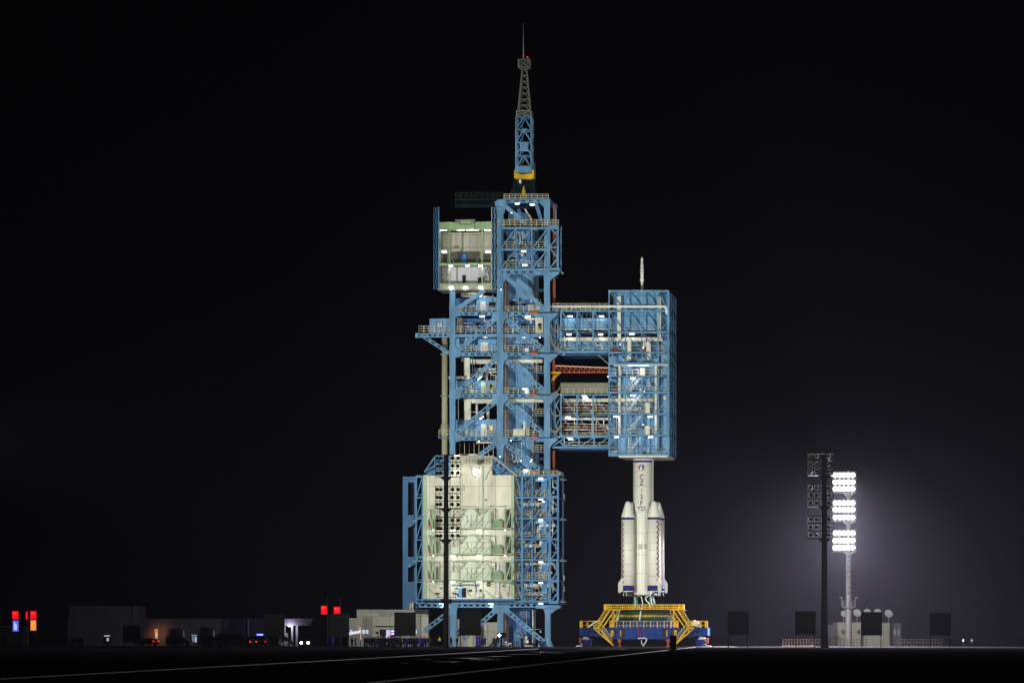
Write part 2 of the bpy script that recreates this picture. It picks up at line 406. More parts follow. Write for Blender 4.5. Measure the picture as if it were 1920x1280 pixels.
# lift shaft
m = M(); m.bx(950, 425, 1003, 1005, 5, 11); m.ob('lift_shaft', BLUEW, tower)
m = M(); m.bx(953, 1140, 996, 1211.8, 5, 11); m.ob('shaft_base', BLUED, tower)
for y in (560, 646, 726, 806, 478):
    m = M(); m.bx(952, y, 973, y+22, 3.9, 5.1); fr = m.ob('lift_door_frame', BLUE, tower)
    m = M(); m.bx(955, y+4, 970.5, y+22, 3.86, 4.0); m.ob('door_opening', DARK, fr)
# vertical pipes beside the middle column
for k, (x, mt) in enumerate(((946, DUCTG), (948.3, WHITE), (950.6, ORANGE), (952.5, DUCTG))):
    m = M(); m.tube([T.pt(x, 520, 2.2), T.pt(x, 1210, 2.2)], .085, 8); m.ob('vertical_pipe', mt, tower)
for k, (x, mt) in enumerate(((945, DUCTG), (948, WHITE), (951, ORANGE), (987, DUCTG), (999, WHITE), (1003, DUCTG))):
    m = M(); m.tube([T.pt(x, 1142, 3.4), T.pt(x, 1211, 3.4)], .12, 8); m.ob('vertical_pipe', mt, tower)
# cabins in the left bay, one per storey
def cabin(x0, y0, x1, y1, v0, v1, mt, nm='equipment_cabin'):
    m = M(); m.bx(x0, y0, x1, y1, v0, v1); return m.ob(nm, mt, tower)
def on(par, nm, mt, x0, y0, x1, y1, v, th=.1):
    m = M(); m.bx(x0, y0, x1, y1, v-th, v+.03); return m.ob(nm, mt, par)
c = cabin(855, 559, 931, 584, 5, 12, BLUED); c2 = cabin(893, 557, 931, 584, 3.4, 4.9, BLUEW)
on(c2, 'door', DOORW, 901, 565, 910.5, 584, 3.4); on(c2, 'window', DARK, 917, 566, 929, 576, 3.4); on(c, 'window', DUCTG, 880, 565, 890, 574, 5)
c = cabin(868, 597, 931, 625, 5, 12, BLUED)
on(c, 'window', DARK, 892, 604, 901, 616, 5); on(c, 'window', DARK, 912, 604, 919, 616, 5); on(c, 'pipe', WHITE, 921, 605, 923.5, 622, 5, .4)
m = M(); m.bx(857, 596, 867, 624, 4, 6); m.ob('air_duct', DUCTG, tower)
c = cabin(855, 634, 931, 661, 5, 12, BLUEW); c2 = cabin(896, 636, 931, 661, 3.2, 4.9, BLUEW)
on(c2, 'door', DOORW, 901, 642, 916, 661, 3.2); on(c, 'window', DARK, 866, 640, 872, 646, 5)
c = cabin(854, 713, 931, 738.5, 4, 12, BLUEW)
on(c, 'door', DOORG, 878, 717, 889, 738, 4); on(c, 'door', DOORG, 902, 717, 911, 737, 4)
w_ = on(c, 'window', YEL, 916, 718, 925, 731, 4); on(w_, 'pane', DARK, 918, 720, 923, 729, 3.9)
c = cabin(854, 786, 931, 818.5, 4, 12, BLUEW)
on(c, 'door', DOORW, 902, 795, 912, 817, 4); on(c, 'door', DOORW, 874, 800, 878, 817, 4)
w_ = on(c, 'window', YEL, 916, 796, 926, 809, 4); on(w_, 'pane', WHITE, 918, 798, 924, 807, 3.9)
for y0, y1 in ((560, 584), (600, 624), (638, 661)):
    c = cabin(975, y0+3, 1003, y1, 4.2, 4.95, BLUED)
    on(c, 'window', DARK, 979, y0+7, 986, y0+14, 4.2); on(c, 'fuse_box', WHITE, 994, y0+1, 997, y0+6, 4.2, .3)
# pale ducts in the open storeys
def duct(pts, w, v, d=None, nm='air_duct', mt=None, par=None, F=None):
    m = M(); F = F or T
    for (a, b), (c, e) in zip(pts[:-1], pts[1:]):
        A, B = F.pt(a, b, v), F.pt(c, e, v); ax = (B-A).normalized()*w*.499
        m.bar(A-ax, B+ax, w, (d or w)*(1 if abs((B-A).z) < .1 else .985), F.vx())
    return m.ob(nm, mt or DUCT, par or tower)
def pipe(pts, r, v, nm='pipe', mt=None, par=None, F=None):
    F = F or T; q = [F.pt(a, b, v) for a, b in pts]
    out = [q[0]]
    for i in range(1, len(q)-1):
        p, a, b = q[i], q[i-1], q[i+1]; rr = min(r*2.2, (a-p).length*.45, (b-p).length*.45)
        s_, e_ = p+(a-p).normalized()*rr, p+(b-p).normalized()*rr
        for t in (0, .25, .5, .75, 1): out.append(s_.lerp(p, t).lerp(p.lerp(e_, t), t))
    out.append(q[-1]); m = M(); m.tube(out, r, 10); return m.ob(nm, mt or DUCT, par or tower)
duct([(870, 674), (886, 678), (930, 678)], .75, 5); duct([(876, 676), (876, 706)], 1.0, 4.6); duct([(948, 677), (1014, 677)], .6, 3.5)
duct([(874, 752), (930, 752)], .75, 5); duct([(877, 757), (877, 782)], 1.1, 4.6); duct([(948, 751), (1016, 751)], .6, 3.5)
duct([(870, 549), (893, 549)], 1.0, 6); duct([(895, 545), (895, 557)], .5, 6.5); duct([(905, 545), (905, 558)], .35, 6.5)
pipe([(840, 708), (870, 708)], .28, 3); pipe([(913, 712), (913, 697), (931, 697)], .22, 5, mt=WHITE); pipe([(894, 755), (894, 786)], .2, 6); pipe([(915, 755), (915, 786)], .25, 6)
m = M(); m.bx(888, 690, 930, 697, 8, 12); m.ob('air_handling_unit', DUCTG, tower)
m = M(); m.bx(880, 700, 905, 706, 8, 12); m.ob('air_handling_unit', DUCT, tower)
for i in range(5): pipe([(890+i*10, 678), (890+i*10, 712)], .06, 9, mt=RAILM)
for i in range(8): pipe([(862+i*9, 830), (862+i*9, 862)], .06, 8, mt=RAILM)
pipe([(860, 852), (905, 852)], .14, 6, mt=WHITE); pipe([(893, 829), (930, 829)], .18, 4, mt=WHITE)
pipe([(944, 593), (962, 593), (962, 632), (946, 632), (946, 652)], .13, 2.6, mt=WHITE)
pipe([(983, 594), (990, 598), (1008, 598)], .22, 3)
duct([(1012, 602), (1012, 620)], 1.3, 3, mt=DUCT); on(tower, 'cabinet_door', DARK, 1009, 606, 1015, 618, 2.35)
m = M(); m.bx(990, 571, 1016, 585, 3.2, 4.5); m.ob('pump_unit', DUCT, tower)
m = M(); m.bx(993, 573, 1000, 585, 2.4, 3.2); m.ob('pump_unit', DUCTG, tower)
m = M(); m.bx(855, 573, 866, 585, 2.4, 4.2); m.ob('pump_unit', DUCT, tower)
m = M(); m.bx(962, 804, 984, 817, 2.4, 4.2); m.ob('storage_cabinet', DUCT, tower)
m = M(); m.bx(986, 799, 993, 817, 2.6, 4.0); m.ob('storage_cabinet', mat('beige_cabinet', (.34, .31, .22)), tower)
m = M(); m.bx(982, 786, 985, 804, 2.4, 2.8); m.ob('light_panel', WHITE, tower)
m = M(); m.bx(984, 731, 992, 738, 2.4, 4.2); m.ob('storage_cabinet', WHITE, tower)
m = M(); m.bx(984, 652, 991, 661, 2.4, 3.2); m.ob('plastic_wrapped_unit', WHITE, tower)
pipe([(1003, 520), (1003, 1000)], .3, 6, mt=DUCTG); pipe([(999.5, 520), (999.5, 1000)], .18, 4.6, mt=DUCTG)
# small landings between the lift shaft and the right column
for y in (698, 778, 846):
    m = M(); m.bx(1003, y, 1020, y+1.6, 3, 8); m.ob('landing', BLUE, tower)
    railing(1003, 1020, y-12, y, 3, 3, tower)
# railings
for yt, yb in ((574, 585), (612, 626), (648, 661), (727, 739), (806, 819)):
    railing(854, 932, yt, yb, .4, 8, tower); railing(943, 1020, yt, yb, .4, 8, tower)
railing(945, 1028, 364, 374.5, .2, 8, tower); railing(854, 944, 361, 372, 6, 9, tower, mat('shade_dark_rail', (.022, .022, .018)))  # second railing's paint darkened to carry the shadow over the roof walkway
railing(935, 1047, 412, 425, -.6, 11, tower, k=4)
m = M(); m.bx(853, 372, 935, 375, 5, 10); m.ob('roof_walkway', mat('shade_dark_teal_steel', (.006, .016, .022), .7, spec=.05), tower)  # steel darkened: the shadow on the roof walkway is put into its colour
m = M(); m.bx(853, 383, 925, 389, 8, 9); truss(m, 855, 375, 930, 388, 8, 6, 1, .2, 'x'); m.ob('roof_truss', mat('shade_dark_teal_steel', (.006, .016, .022), .7, spec=.05), tower)
m = M(); m.bx(935, 372, 1030, 373.6, .8, 14); m.ob('deck', BLUE2, tower)
# machine room below the top deck
c = cabin(953, 399, 990, 414, 4, 9, BLUE); on(c, 'window', YEL, 963, 409, 971, 411, 4)
m = M(); m.pb(985, 392, 998, 412, 3, .1); m.pb(983, 392, 996, 412, 3, .1); [m.pb(984+i*3.2, 394+i*5, 987+i*3.2, 394+i*5, 3, .07) for i in range(4)]; m.ob('ladder', RAILM, tower)
m = M(); m.pb(1005, 380, 1015, 414, 5, .6); m.ob('diagonal_brace', BLUE2, tower)
# ---------------------------------------------------------------- the upper truss gallery (right bay)
gal = M(); truss(gal, 938, 428, 1027, 468, -.8, 3, 1, .27, '/', .22); truss(gal, 938, 468, 1027, 505, -.8, 3, 1, .27, '/', .22)
gal.pb(938, 428, 1047, 428, -.8, .36); gal.pb(938, 505, 1050, 505, -.8, .36); gal.pb(938, 468, 1028, 468, -.8, .34)
gallery = gal.ob('upper_gallery_truss', BLUE, tower)
m = M(); truss(m, 1030, 424, 1046, 504, -.8, 1, 2, .38, 'k'); m.ob('gallery_end_truss', BLUE, gallery)
m = M(); quadtruss(m, T.pt(1047, 505, -.8), T.pt(1041, 505, 8), T.pt(1041, 424, 8), T.pt(1047, 424, -.8), 2, 4, .2, 'x')
m.pb(1052, 424, 1052, 512, 1.5, .22); m.pb(1045, 505, 1056, 513, 1, .3); m.ob('gallery_side_truss', BLUE, gallery)
m = M(); m.bx(938, 426, 1047, 427.6, -.6, 5); m.bx(938, 504, 1047, 505.6, -.6, 5); m.bx(938, 467.4, 1025, 468.4, -.6, 5); m.ob('gallery_floor', BLUE2, gallery)
for yt, yb in ((454, 468), (490, 504)): railing(938, 1022, yt, yb, 0, 7, tower)
pipe([(1042, 382), (1042, 422)], .16, 2, mt=BLUE)
# long orange crane column behind the right column
for x0, x1, y0, y1 in ((1037.5, 1040.8, 383, 570), (1036.5, 1040, 664, 730), (1037, 1040, 845, 880)):
    m = M(); truss(m, x0, y0, x1, y1, 6, 1, max(2, int((y1-y0)/5)), .14, 'x'); m.bx(x0, y0, x1, y1, 6.2, 6.8); m.ob('orange_mast', ORANGED, tower)
for y in (587, 663, 741, 821, 506, 431, 888):
    m = M(); m.bx(992, y-2, 1008, y+1, -.5, 0); m.ob('orange_stop_block', ORANGE, tower)
    m = M(); m.bx(1010, y-1.6, 1032, y-.2, -.5, 0); m.ob('rubber_strip', BLACK, tower)
# ---------------------------------------------------------------- left balcony with its little cabin
m = M(); hbeam(m, T.pt(779, 629, .3), T.pt(843, 628, .3), .75, .5, 6); m.bx(779, 626, 843, 627.2, .3, 6); m.ob('balcony_deck', BLUE, tower)
c = cabin(805.5, 597, 842.8, 624, 1.0, 6, BLUE); w_ = on(c, 'window', DARK, 819, 603, 830, 615, 1.0); on(w_, 'pane', LILAC, 820, 604, 824, 614, .9); on(w_, 'pane', LILAC, 825.2, 604, 829, 614, .9)
railing(785, 843, 611, 624.5, .5, 6, tower); railing(785, 785.2, 611, 624.5, .5, 3, tower, v1=6)
brace(793, 630, 842, 662, 4, .35, .6, 'balcony_brace')
# tall cream chimney pipe left of the tower, with its ring brackets
m = M(); m.tube([T.pt(834, 632, 2.5), T.pt(834, 1000, 2.5)], .52, 16); pp = m.ob('exhaust_pipe', mat('old_cream_pipe', (.44, .42, .28), .5, var=.25), tower)
m = M(); m.tube([T.pt(834, 795, 2.5), T.pt(834, 817, 2.5)], .68, 16); m.ob('pipe_collar', mat('old_cream_pipe', (0, 0, 0)), pp)
for y in (664, 742): m = M(); m.bx(826, y-1, 843, y+1, 1.5, 3.5); m.ob('pipe_bracket', BLUE, pp)
m = M(); m.bx(822, 819, 843, 821, .5, 4); m.ob('pipe_landing', BLUE, tower); railing(823, 843, 805, 818, .6, 3, tower)
# ---------------------------------------------------------------- mast, crane, antenna
mast = M()
MX, MV = 983.5, 6.0
def tap(m, yb, yt, wb, wt, n, w, pat='k'):
    C0 = T.pt(MX, yb, MV); 
    hb, ht = wb*PXM/2, wt*PXM/2; zt = T.pt(MX, yt, MV).z
    def cor(i, t):
        h = hb+(ht-hb)*t; sx, sy = ((-1, -1), (1, -1), (1, 1), (-1, 1))[i]
        return Vector((C0.x, C0.y, C0.z+(zt-C0.z)*t))+Vector((T.c, -T.s, 0))*h*sx+T.vx()*h*sy
    for i in range(4):
        m.bar(cor(i, 0), cor(i, 1), w)
        for j in range(n):
            a, b = j/n, (j+1)/n; k = (i+1) % 4
            m.bar(cor(i, b), cor(k, b), w*.7)
            if pat == 'k':
                mid = cor(i, b).lerp(cor(k, b), .5); m.bar(cor(i, a), mid, w*.6); m.bar(cor(k, a), mid, w*.6)
            else: m.bar(cor(i, a), cor(k, b), w*.6); m.bar(cor(k, a), cor(i, b), w*.6)
tap(mast, 318, 221, 29, 29, 4, .24); mo = mast.ob('lattice_mast', BLUE, tower)
m = M(); tap(m, 221, 130, 25, 9, 8, .11); tap(m, 221, 209, 27, 27, 1, .16, 'x'); at = m.ob('antenna_mast', ANT, mo)
m = M(); tap(m, 128, 113, 21, 21, 1, .17, 'x'); tap(m, 131, 127, 10, 21, 1, .16)
C0 = T.pt(MX, 127.5, MV); m.wbx(C0.x-.95, C0.x+.95, C0.y-.95, C0.y+.95, C0.z, C0.z+.1)
for i in range(5): m.bar(C0+Vector((-.95+i*.475, -.95, 0)), C0+Vector((-.95+i*.475, -.95, 1.35)), .07)
m.ob('top_basket', ANT, at)
m = M(); m.tube([T.pt(981.5, 113, MV), T.pt(981.5, 103, MV), T.pt(981, 44, MV)], [.16, .09, .045], 8); m.ob('lightning_rod', mat('bright_steel_rod', (.5, .5, .48), .4), at)
m = M(); m.lathe(T.pt(989, 108, MV), [(.1, -.1), (.13, .05), (.08, .15), (.01, .2)], 10); m.ob('warning_light', mat('lit_red_lamp', (.5, 0, 0), var=0, emis=(1, .01, .01), es=1.6), at)
m = M(); m.bx(975, 266, 990, 284, MV-1.2, MV-1); m.bx(979, 241, 987, 249, MV-1.3, MV-1.1); m.ob('mast_plate', BLUE, mo)
m = M(); m.pb(977, 221, 977, 317, MV-.3, .06); m.pb(980.5, 221, 980.5, 317, MV-.3, .06); [m.pb(977, 221+i*2.4, 980.5, 221+i*2.4, MV-.3, .05) for i in range(40)]; m.ob('mast_ladder', BLUE2, mo)
m = M(); m.bx(966, 311, 997, 324, MV-2.2, MV+1.5); m.bx(997, 304, 1002, 335, MV, MV+1.8); m.bx(966, 304, 970, 312, MV+1, MV+1.8); cr = m.ob('crane_house', BLUE, tower)
m = M(); m.prism([T.pt(x, y, MV-2.4) for x, y in ((964, 319), (967, 319), (968, 325), (980, 327), (997, 325), (998, 318), (1001, 318), (1001, 334), (995, 336), (970, 336), (964, 334))], T.vx()*2.6); m.ob('crane_yoke', YEL, cr)
m = M(); m.prism([T.pt(x, y, MV-1) for x, y in ((966, 336), (1000, 336), (1002, 348), (998, 362), (966, 362), (963, 348))], T.vx()*4); m.bx(958, 355, 1004, 363, MV-1.5, MV+3); truss(m, 963, 338, 1002, 362, MV-1.6, 3, 2, .18, 'x'); m.ob('slewing_base', mat('shade_dark_teal_steel', (0, 0, 0)), tower)
m = M(); m.pb(981, 336, 981, 350, MV-3, .06); m.pb(983.4, 336, 983.4, 350, MV-3, .06); m.pb(975, 338, 987, 346, MV-3, .3); m.ob('hoist_cable', BLACK, cr)
m = M(); m.lathe(T.pt(982, 366.5, MV-3), [(.1, -.35), (.28, -.1), (.3, .35), (.38, .6), (.3, .9), (.12, 1.2), (.1, 1.6)], 12); m.lathe(T.pt(982, 370, MV-3), [(.05, -.2), (.1, .1)], 8); m.ob('hook_block', YEL, cr)
m = M(); m.lathe(T.pt(975.5, 341, MV-3), [(.1, -.3), (.25, -.1), (.25, .3), (.1, .4)], 10); m.ob('hook_block', WHITE, cr)
# ---------------------------------------------------------------- upper-left swing platform (open, one looks inside)
UV0 = -1.2
m = M()
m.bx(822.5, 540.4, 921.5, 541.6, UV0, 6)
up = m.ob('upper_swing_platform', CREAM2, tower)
for x0, x1 in ((822.5, 824), (920, 921.5)): m = M(); m.bx(x0, 430, x1, 540.3, UV0, 6); m.ob('side_wall', CREAM2, up)
m = M(); P_ = [(824, 4.2), (841, 4.5), (850, 5.0), (862, 5.4), (887, 5.4), (896, 5.0), (905, 4.5), (920, 4.2)]
# inner wall, hollowed round where the rocket stands when the platform is closed
vs = []; 
for x, v in P_:
    a = T.pt(x, 431, v+UV0+.5); b = T.pt(x, 495, v+UV0+.5); a.z = T.pt(870, 431, 0).z; b.z = T.pt(870, 495, 0).z; vs += [a, b]
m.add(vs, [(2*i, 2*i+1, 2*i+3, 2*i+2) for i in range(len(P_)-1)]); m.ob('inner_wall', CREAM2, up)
m = M(); m.bx(824, 497, 920, 533, UV0+3.5, UV0+3.8); m.ob('lower_inner_wall', LILAC, up)
for k, (x0, x1) in enumerate(((824, 843), (903, 920))):
    m = M(); m.bx(x0, 476, x1, 495, UV0+4.4, UV0+4.5); m.ob('dark_lower_panel', mat('dark_grey_panel', (.06, .06, .055)), up)  # dark grey sheets across the lower inner wall
m = M(); m.bx(845, 472, 901, 495, UV0+5.2, UV0+5.3); m.ob('dark_lower_panel', mat('dark_grey_panel', (0, 0, 0)), up)
m = M(); m.bx(866, 477, 874, 495, UV0+4.9, UV0+5.1); m.ob('door', DOORB, up)
m = M(); m.bx(867, 516, 873, 530, UV0+3.2, UV0+3.4); m.ob('door_opening', DARK, up)
m = M(); m.bx(896, 520, 904, 532, UV0+2, UV0+3.2); m.ob('equipment_box', DARK, up)
m = M(); m.bx(822.5, 416, 921.5, 425.5, UV0-.2, 6.2); m.bx(822.5, 425.5, 921.5, 430.5, UV0-.1, 1); m.bx(857, 414, 889, 430, UV0-.5, UV0-.2); m.ob('roof_beam', GREENF, up)
m = M(); m.bx(853, 411.5, 891, 414, UV0-.4, 1); m.bx(856, 414, 862, 419, UV0-.8, UV0-.5); m.bx(883, 414, 889, 419, UV0-.8, UV0-.5); m.bx(862, 420, 884, 421.5, UV0-.8, UV0-.5); m.ob('roof_winch', mat('grey_green_steel', (.16, .2, .14)), up)
m = M(); m.bx(823, 493, 921, 497.2, UV0-.1, UV0+5.4); m.ob('floor_beam', GREENF, up)
m = M(); m.bx(823, 531, 921, 535.4, UV0-.1, UV0+5.4); m.bx(842, 540.6, 847, 544, UV0-.1, .3); m.bx(903, 540.6, 908, 544, UV0-.1, .3); m.ob('floor_beam', GREENF, up)
m = M(); m.bx(822.5, 535.6, 921.5, 540.4, UV0, UV0+.4); m.bx(820, 541, 925, 543, UV0, 6); m.ob('bottom_skirt', CREAM2, up)
for x in (843, 904):
    m = M(); 
    for i in range(17): m.bx(x-1, 432+i*3.8, x+1, 434.4+i*3.8, UV0+.2, UV0+.4)
    m.bx(x-1.2, 431, x-.8, 495, UV0+.25, UV0+.5); m.bx(x+.8, 431, x+1.2, 495, UV0+.25, UV0+.5)
    m.bx(x-1.1, 497, x+1.1, 532, UV0+.2, UV0+.4); m.ob('perforated_post', GREENF, up)
for a in ((826, 530, 840, 514, 2), (826, 516, 840, 515, 2), (833, 530, 840, 515, 2), (908, 515, 920, 523, 2), (908, 513, 918, 530, 2), (840, 475, 840, 495, .5), (843, 476, 852, 494, .5), (905, 475, 905, 495, .5), (902, 476, 892, 494, .5)):
    m = M(); m.pb(*a[:4], UV0+a[4], .12); m.ob('inner_strut', mat('grey_green_steel', (0, 0, 0)), up)
pipe([(908, 500), (911, 512), (914, 500), (916, 514)], .05, UV0+2, 'cable', BLACK, up)
m = M(); truss(m, 813.5, 390, 822, 542, UV0, 2, 8, .085, '/', .06); m.pb(822.5, 388, 822.5, 543, UV0-.1, .22); m.ob('side_lattice', BLUE2, up)
m = M(); truss(m, 922.5, 390, 938, 542, UV0, 3, 8, .11, '/', .08); m.ob('side_lattice', BLUE, up)
m = M(); m.bx(822, 388, 823, 430, UV0-.2, UV0+.1); m.bx(921.2, 388, 922.2, 543, UV0-.2, UV0+.1); m.ob('edge_strip', mat('pale_rust_edge', (.42, .36, .28)), up)
def lamp(x, y, v, w=10, h=2.2, par=None, ang=0, F=None, deep=.25):
    F = F or T; m = M(); c_ = F.pt(x, y, v); dx = Vector((F.c, -F.s, 0))*math.cos(ang)+Vector((0, 0, 1))*math.sin(ang); L_ = w*PXM/2
    m.bar(c_-dx*L_, c_+dx*L_, h*PXM, deep, F.vx()); par = par or tower
    o = m.ob('strip_lamp', LAMPW, par)
    if w >= 7: lightobj('strip_lamp_light', 'POINT', c_-F.vx()*.12-Vector((0, 0, h*PXM/2+.22)), None, min(150, 4.2*w), (1, .97, .95), shadow_soft_size=.12)
    m = M(); m.bar(c_-dx*(L_+.05)+Vector((0, 0, h*PXM*.5+.05)), c_+dx*(L_+.05)+Vector((0, 0, h*PXM*.5+.05)), .07, deep+.08, F.vx()); m.ob('lamp_housing', DUCTG, o)
    return o
for x0, x1 in ((825, 838), (857, 871), (874, 898), (908, 920)): lamp((x0+x1)/2, 431.6, UV0+.3, x1-x0, 1.3, up)
for x in (833, 915.5): lamp(x, 472, UV0+.4, 9, 4, up)
for x in (845.5, 876.5, 901): lamp(x, 498.2, UV0-.2, 8, 2.2, up)
for x in (846, 872.5, 901.5): lamp(x, 537.6, UV0-.2, 8, 2, up)
# ---------------------------------------------------------------- lower-left swing platform with its balconies
LV0 = -2.0
m = M()
m.bx(793.5, 890.5, 963.5, 1122, LV0, 6); m.bx(845, 868, 922.5, 890.4, LV0, 6)
low = m.ob('lower_swing_platform', CREAM, tower)
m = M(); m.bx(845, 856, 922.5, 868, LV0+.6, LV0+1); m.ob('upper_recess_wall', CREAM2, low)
m = M(); m.bx(843, 854, 924, 856, LV0-.1, 5); m.bx(921.5, 854, 923.5, 874, LV0-.12, 5); m.ob('recess_frame', mat('pale_rust_edge', (0, 0, 0)), low)
m = M(); m.bx(841, 867.8, 923, 870.6, LV0-.15, LV0); m.bx(793.2, 890, 800, 1122, LV0-.14, LV0)
m.bx(958.5, 890, 963.9, 1122, LV0-.14, LV0); m.bx(904, 871, 907, 1122, LV0-.13, LV0); m.bx(842.5, 872, 844.5, 1122, LV0-.13, LV0)
for a in ((910, 898, 922, 873), (909, 1105, 925, 1120), (803, 1103, 820, 1118)): m.pb(*a, LV0-.2, .14)
m.ob('platform_frame', GREENP, low)
m = M(); m.bx(895, 861, 903, 871, LV0-.2, LV0+.55); m.bx(904.2, 859, 906, 868, LV0+.2, LV0+.58); m.ob('vent_unit', mat('brown_vent', (.10, .09, .06)), low)
pipe([(883, 874), (885, 890), (892, 895), (897, 888), (898, 874)], .035, LV0-.3, 'cable', BLACK, low)
for x in (874, 885, 912): m = M(); m.bx(x, 861, x+.7, 864, LV0+.4, LV0+.58); m.ob('bracket', BLACK, low)
for k, (yt, yb) in enumerate(((953, 989), (1003, 1037), (1051, 1086))):
    # left cage, centre stage, right cage
    fr = M(); ty, by = yt, yb
    fr.bx(799, by, 863, by+2.2, LV0-2.2, LV0-.2); fr.bx(843, by, 921, by+2.2, LV0-2.6, LV0-.2); fr.bx(918, by, 960, by+2.2, LV0-2.0, LV0-.2)
    for x0, x1 in ((800, 816), (842, 920), (947, 960)):
        fr.pb(x0, ty, x1, ty, LV0-2, .2); fr.pb(x0, ty, x0, by, LV0-2, .22); fr.pb(x1, ty, x1, by, LV0-2, .22)
    fr.pb(804, ty, 811, by, LV0-2.05, .2); fr.pb(811, ty, 811, by, LV0-2, .15); fr.pb(806, ty, 806, by, LV0-1, .15); fr.pb(958, ty+2, 949, by, LV0-2.05, .2)
    fr.pb(847, ty+3, 861, ty+18, LV0-2.1, .1); fr.pb(874, ty+2, 858, ty+20, LV0-2.1, .14); fr.pb(861, ty, 861, by, LV0-2, .1)
    fr.pb(849, ty+10, 872, ty+10, LV0-2, .07); fr.pb(905, ty+2, 896, ty+12, LV0-2.1, .14); fr.pb(905, ty+2, 908, ty+8, LV0-2.1, .14); fr.pb(902, ty+2, 902, ty+8, LV0-2.1, .2)
    fr.pb(818, ty+22, 830, ty+22, LV0-1.8, .06); fr.pb(818, by-10, 818, by, LV0-1.8, .06); fr.pb(830, by-10, 830, by, LV0-1.8, .06)
    bal = fr.ob('balcony', GREENP, low)
    # mint hinged boards, cut to the outline of the rocket
    m = M()
    if k == 0: out = [(864, by), (864, ty+20), (872, ty+12), (874, ty+2), (879, ty), (885, ty-1.5), (890, ty+1), (894, ty+8), (900, ty+11), (908, ty+11), (913, ty+7), (919, ty+3), (919, by)]
    else: out = [(844, by), (846, ty+24), (850, ty+21), (857, ty+21), (862, ty+20), (868, ty+14), (874, ty+2), (878, ty-3), (883, ty-4.5), (888, ty-3), (892, ty+4), (897, ty+9), (904, ty+9), (913, ty+7), (919, ty+12), (919, by)]
    m.prism([T.pt(x, y, LV0-1.6) for x, y in out], T.vx()*.12); bd = m.ob('mint_board', MINT, bal)
    m = M()
    for x in (876, 884, 894, 905): m.pb(x, ty+12, x, by, LV0-1.72, .06)
    for y in (ty+13, ty+24): m.pb(868, y, 918, y, LV0-1.74, .06)
    for x in (868, 878, 888, 898, 908): m.pb(x, by, x+9, ty+22, LV0-1.76, .05)
    for a in ((874, ty+14, 884, by), (884, by, 896, ty+12), (892, by, 908, ty+13)): m.pb(*a, LV0-1.78, .06)
    m.ob('board_ribs', GREENP, bd)
    m = M(); m.prism([T.pt(x, y, LV0-1.9) for x, y in ((918, by), (922, by-5), (926, by-12), (928, by-20), (932, by-17), (941, by-12), (941, by))], T.vx()*.15)
    gb = m.ob('green_wing_board', GREENB, bal)
    m = M(); [m.pb(922+i*2.6, by-3-(8 if i > 1 else 3), 922+i*2.6, by, LV0-1.95, .05) for i in range(7)]; m.ob('board_ribs', GREENF, gb)
    m = M(); m.bx(948, ty+2, 957, by, LV0-.8, LV0-.1); m.ob('cage_equipment', mat('dark_grey_green', (.09, .12, .08)), bal)
    m = M(); m.bx(803, by-16, 810, by-2, LV0-.9, LV0-.2); m.ob('cage_equipment', mat('dark_grey_green', (0, 0, 0)), bal)
    m = M(); m.bx(804, by-4.5, 810, by-.5, LV0-1.8, LV0-1); m.ob('orange_toolbox', ORANGE, bal)
    m = M(); m.bx(814, by-24, 819, by, LV0-1.5, LV0-.1); m.ob('side_board', GREENB, bal)
    m = M(); m.bx(941, by-5, 944, by-.5, LV0-1.8, LV0-1.2); m.ob('orange_toolbox', ORANGE, bal)
    pipe([(810, ty-9), (810, ty)], .06, LV0-1, 'aerial', GREENF, bal)
    for x in (849, 899) : lamp(x, by+4.6, LV0-1.2, 9, 2, low)
    for x in (812.5, 947): lamp(x, by+4.4, LV0-1.4, 2, 2, low)
m = M(); m.prism([T.pt(x, y, LV0-1.9) for x, y in ((920, 1088), (960, 1088), (960, 1092), (955, 1094), (935, 1091))], T.vx()*.6); m.ob('green_canopy', GREENB, low)
# fittings of the lowest storey
m = M(); m.bx(859, 1102, 866, 1119.5, LV0-.16, LV0-.02); m.ob('door', mat('light_blue_door', (.12, .33, .62)), low)
m = M(); m.bx(866.3, 1101.5, 874, 1119.5, LV0-.1, LV0-.02); m.ob('door_opening', DARK, low)
for x0, y0, x1, y1 in ((860, 1092, 866, 1098.5), (879, 1104, 885, 1109), (899, 1104, 904, 1109), (912.5, 1090, 920, 1098.5), (852, 1101, 858, 1103.5), (942, 1096, 948, 1099), (825.5, 1101, 830, 1103.5), (861, 1014, 867, 1019.5)):
    m = M(); m.bx(x0, y0, x1, y1, LV0-.12, LV0-.01); m.ob('wall_vent', mat('dark_green_vent', (.03, .07, .04)), low)
m = M(); m.bx(932, 1055, 936, 1112, LV0-.5, LV0-.1); m.ob('duct', DUCTG, low)
m = M(); m.lathe(T.pt(933, 1119.5, LV0-.9), [(.45, 0), (.42, .35), (.2, .6), (.1, .65)], 12); m.ob('tank', WHITE, low)
m = M(); m.bx(893, 1111, 898, 1119.5, LV0-.7, LV0-.1); m.ob('fuse_box', WHITE, low)
m = M(); m.lathe(T.pt(902, 1119.5, LV0-.6), [(.4, 0), (.38, .6), (.15, .8)], 12); m.ob('tank', WHITE, low)
pipe([(891, 1090), (893, 1104), (893, 1112)], .06, LV0-.3, 'cable', BLACK, low); pipe([(898, 1090), (893, 1100)], .05, LV0-.3, 'cable', BLACK, low)
pipe([(876, 1103), (878, 1112), (883, 1119)], .03, LV0-.3, 'cable', BLACK, low); pipe([(955, 1097), (953, 1119)], .06, LV0-.3, 'cable', DUCTG, low)
for x in (917, 944): m = M(); m.bx(x-2, 945, x+3, 948, LV0-.5, LV0-.05); m.ob('wall_lamp', WHITE, low)
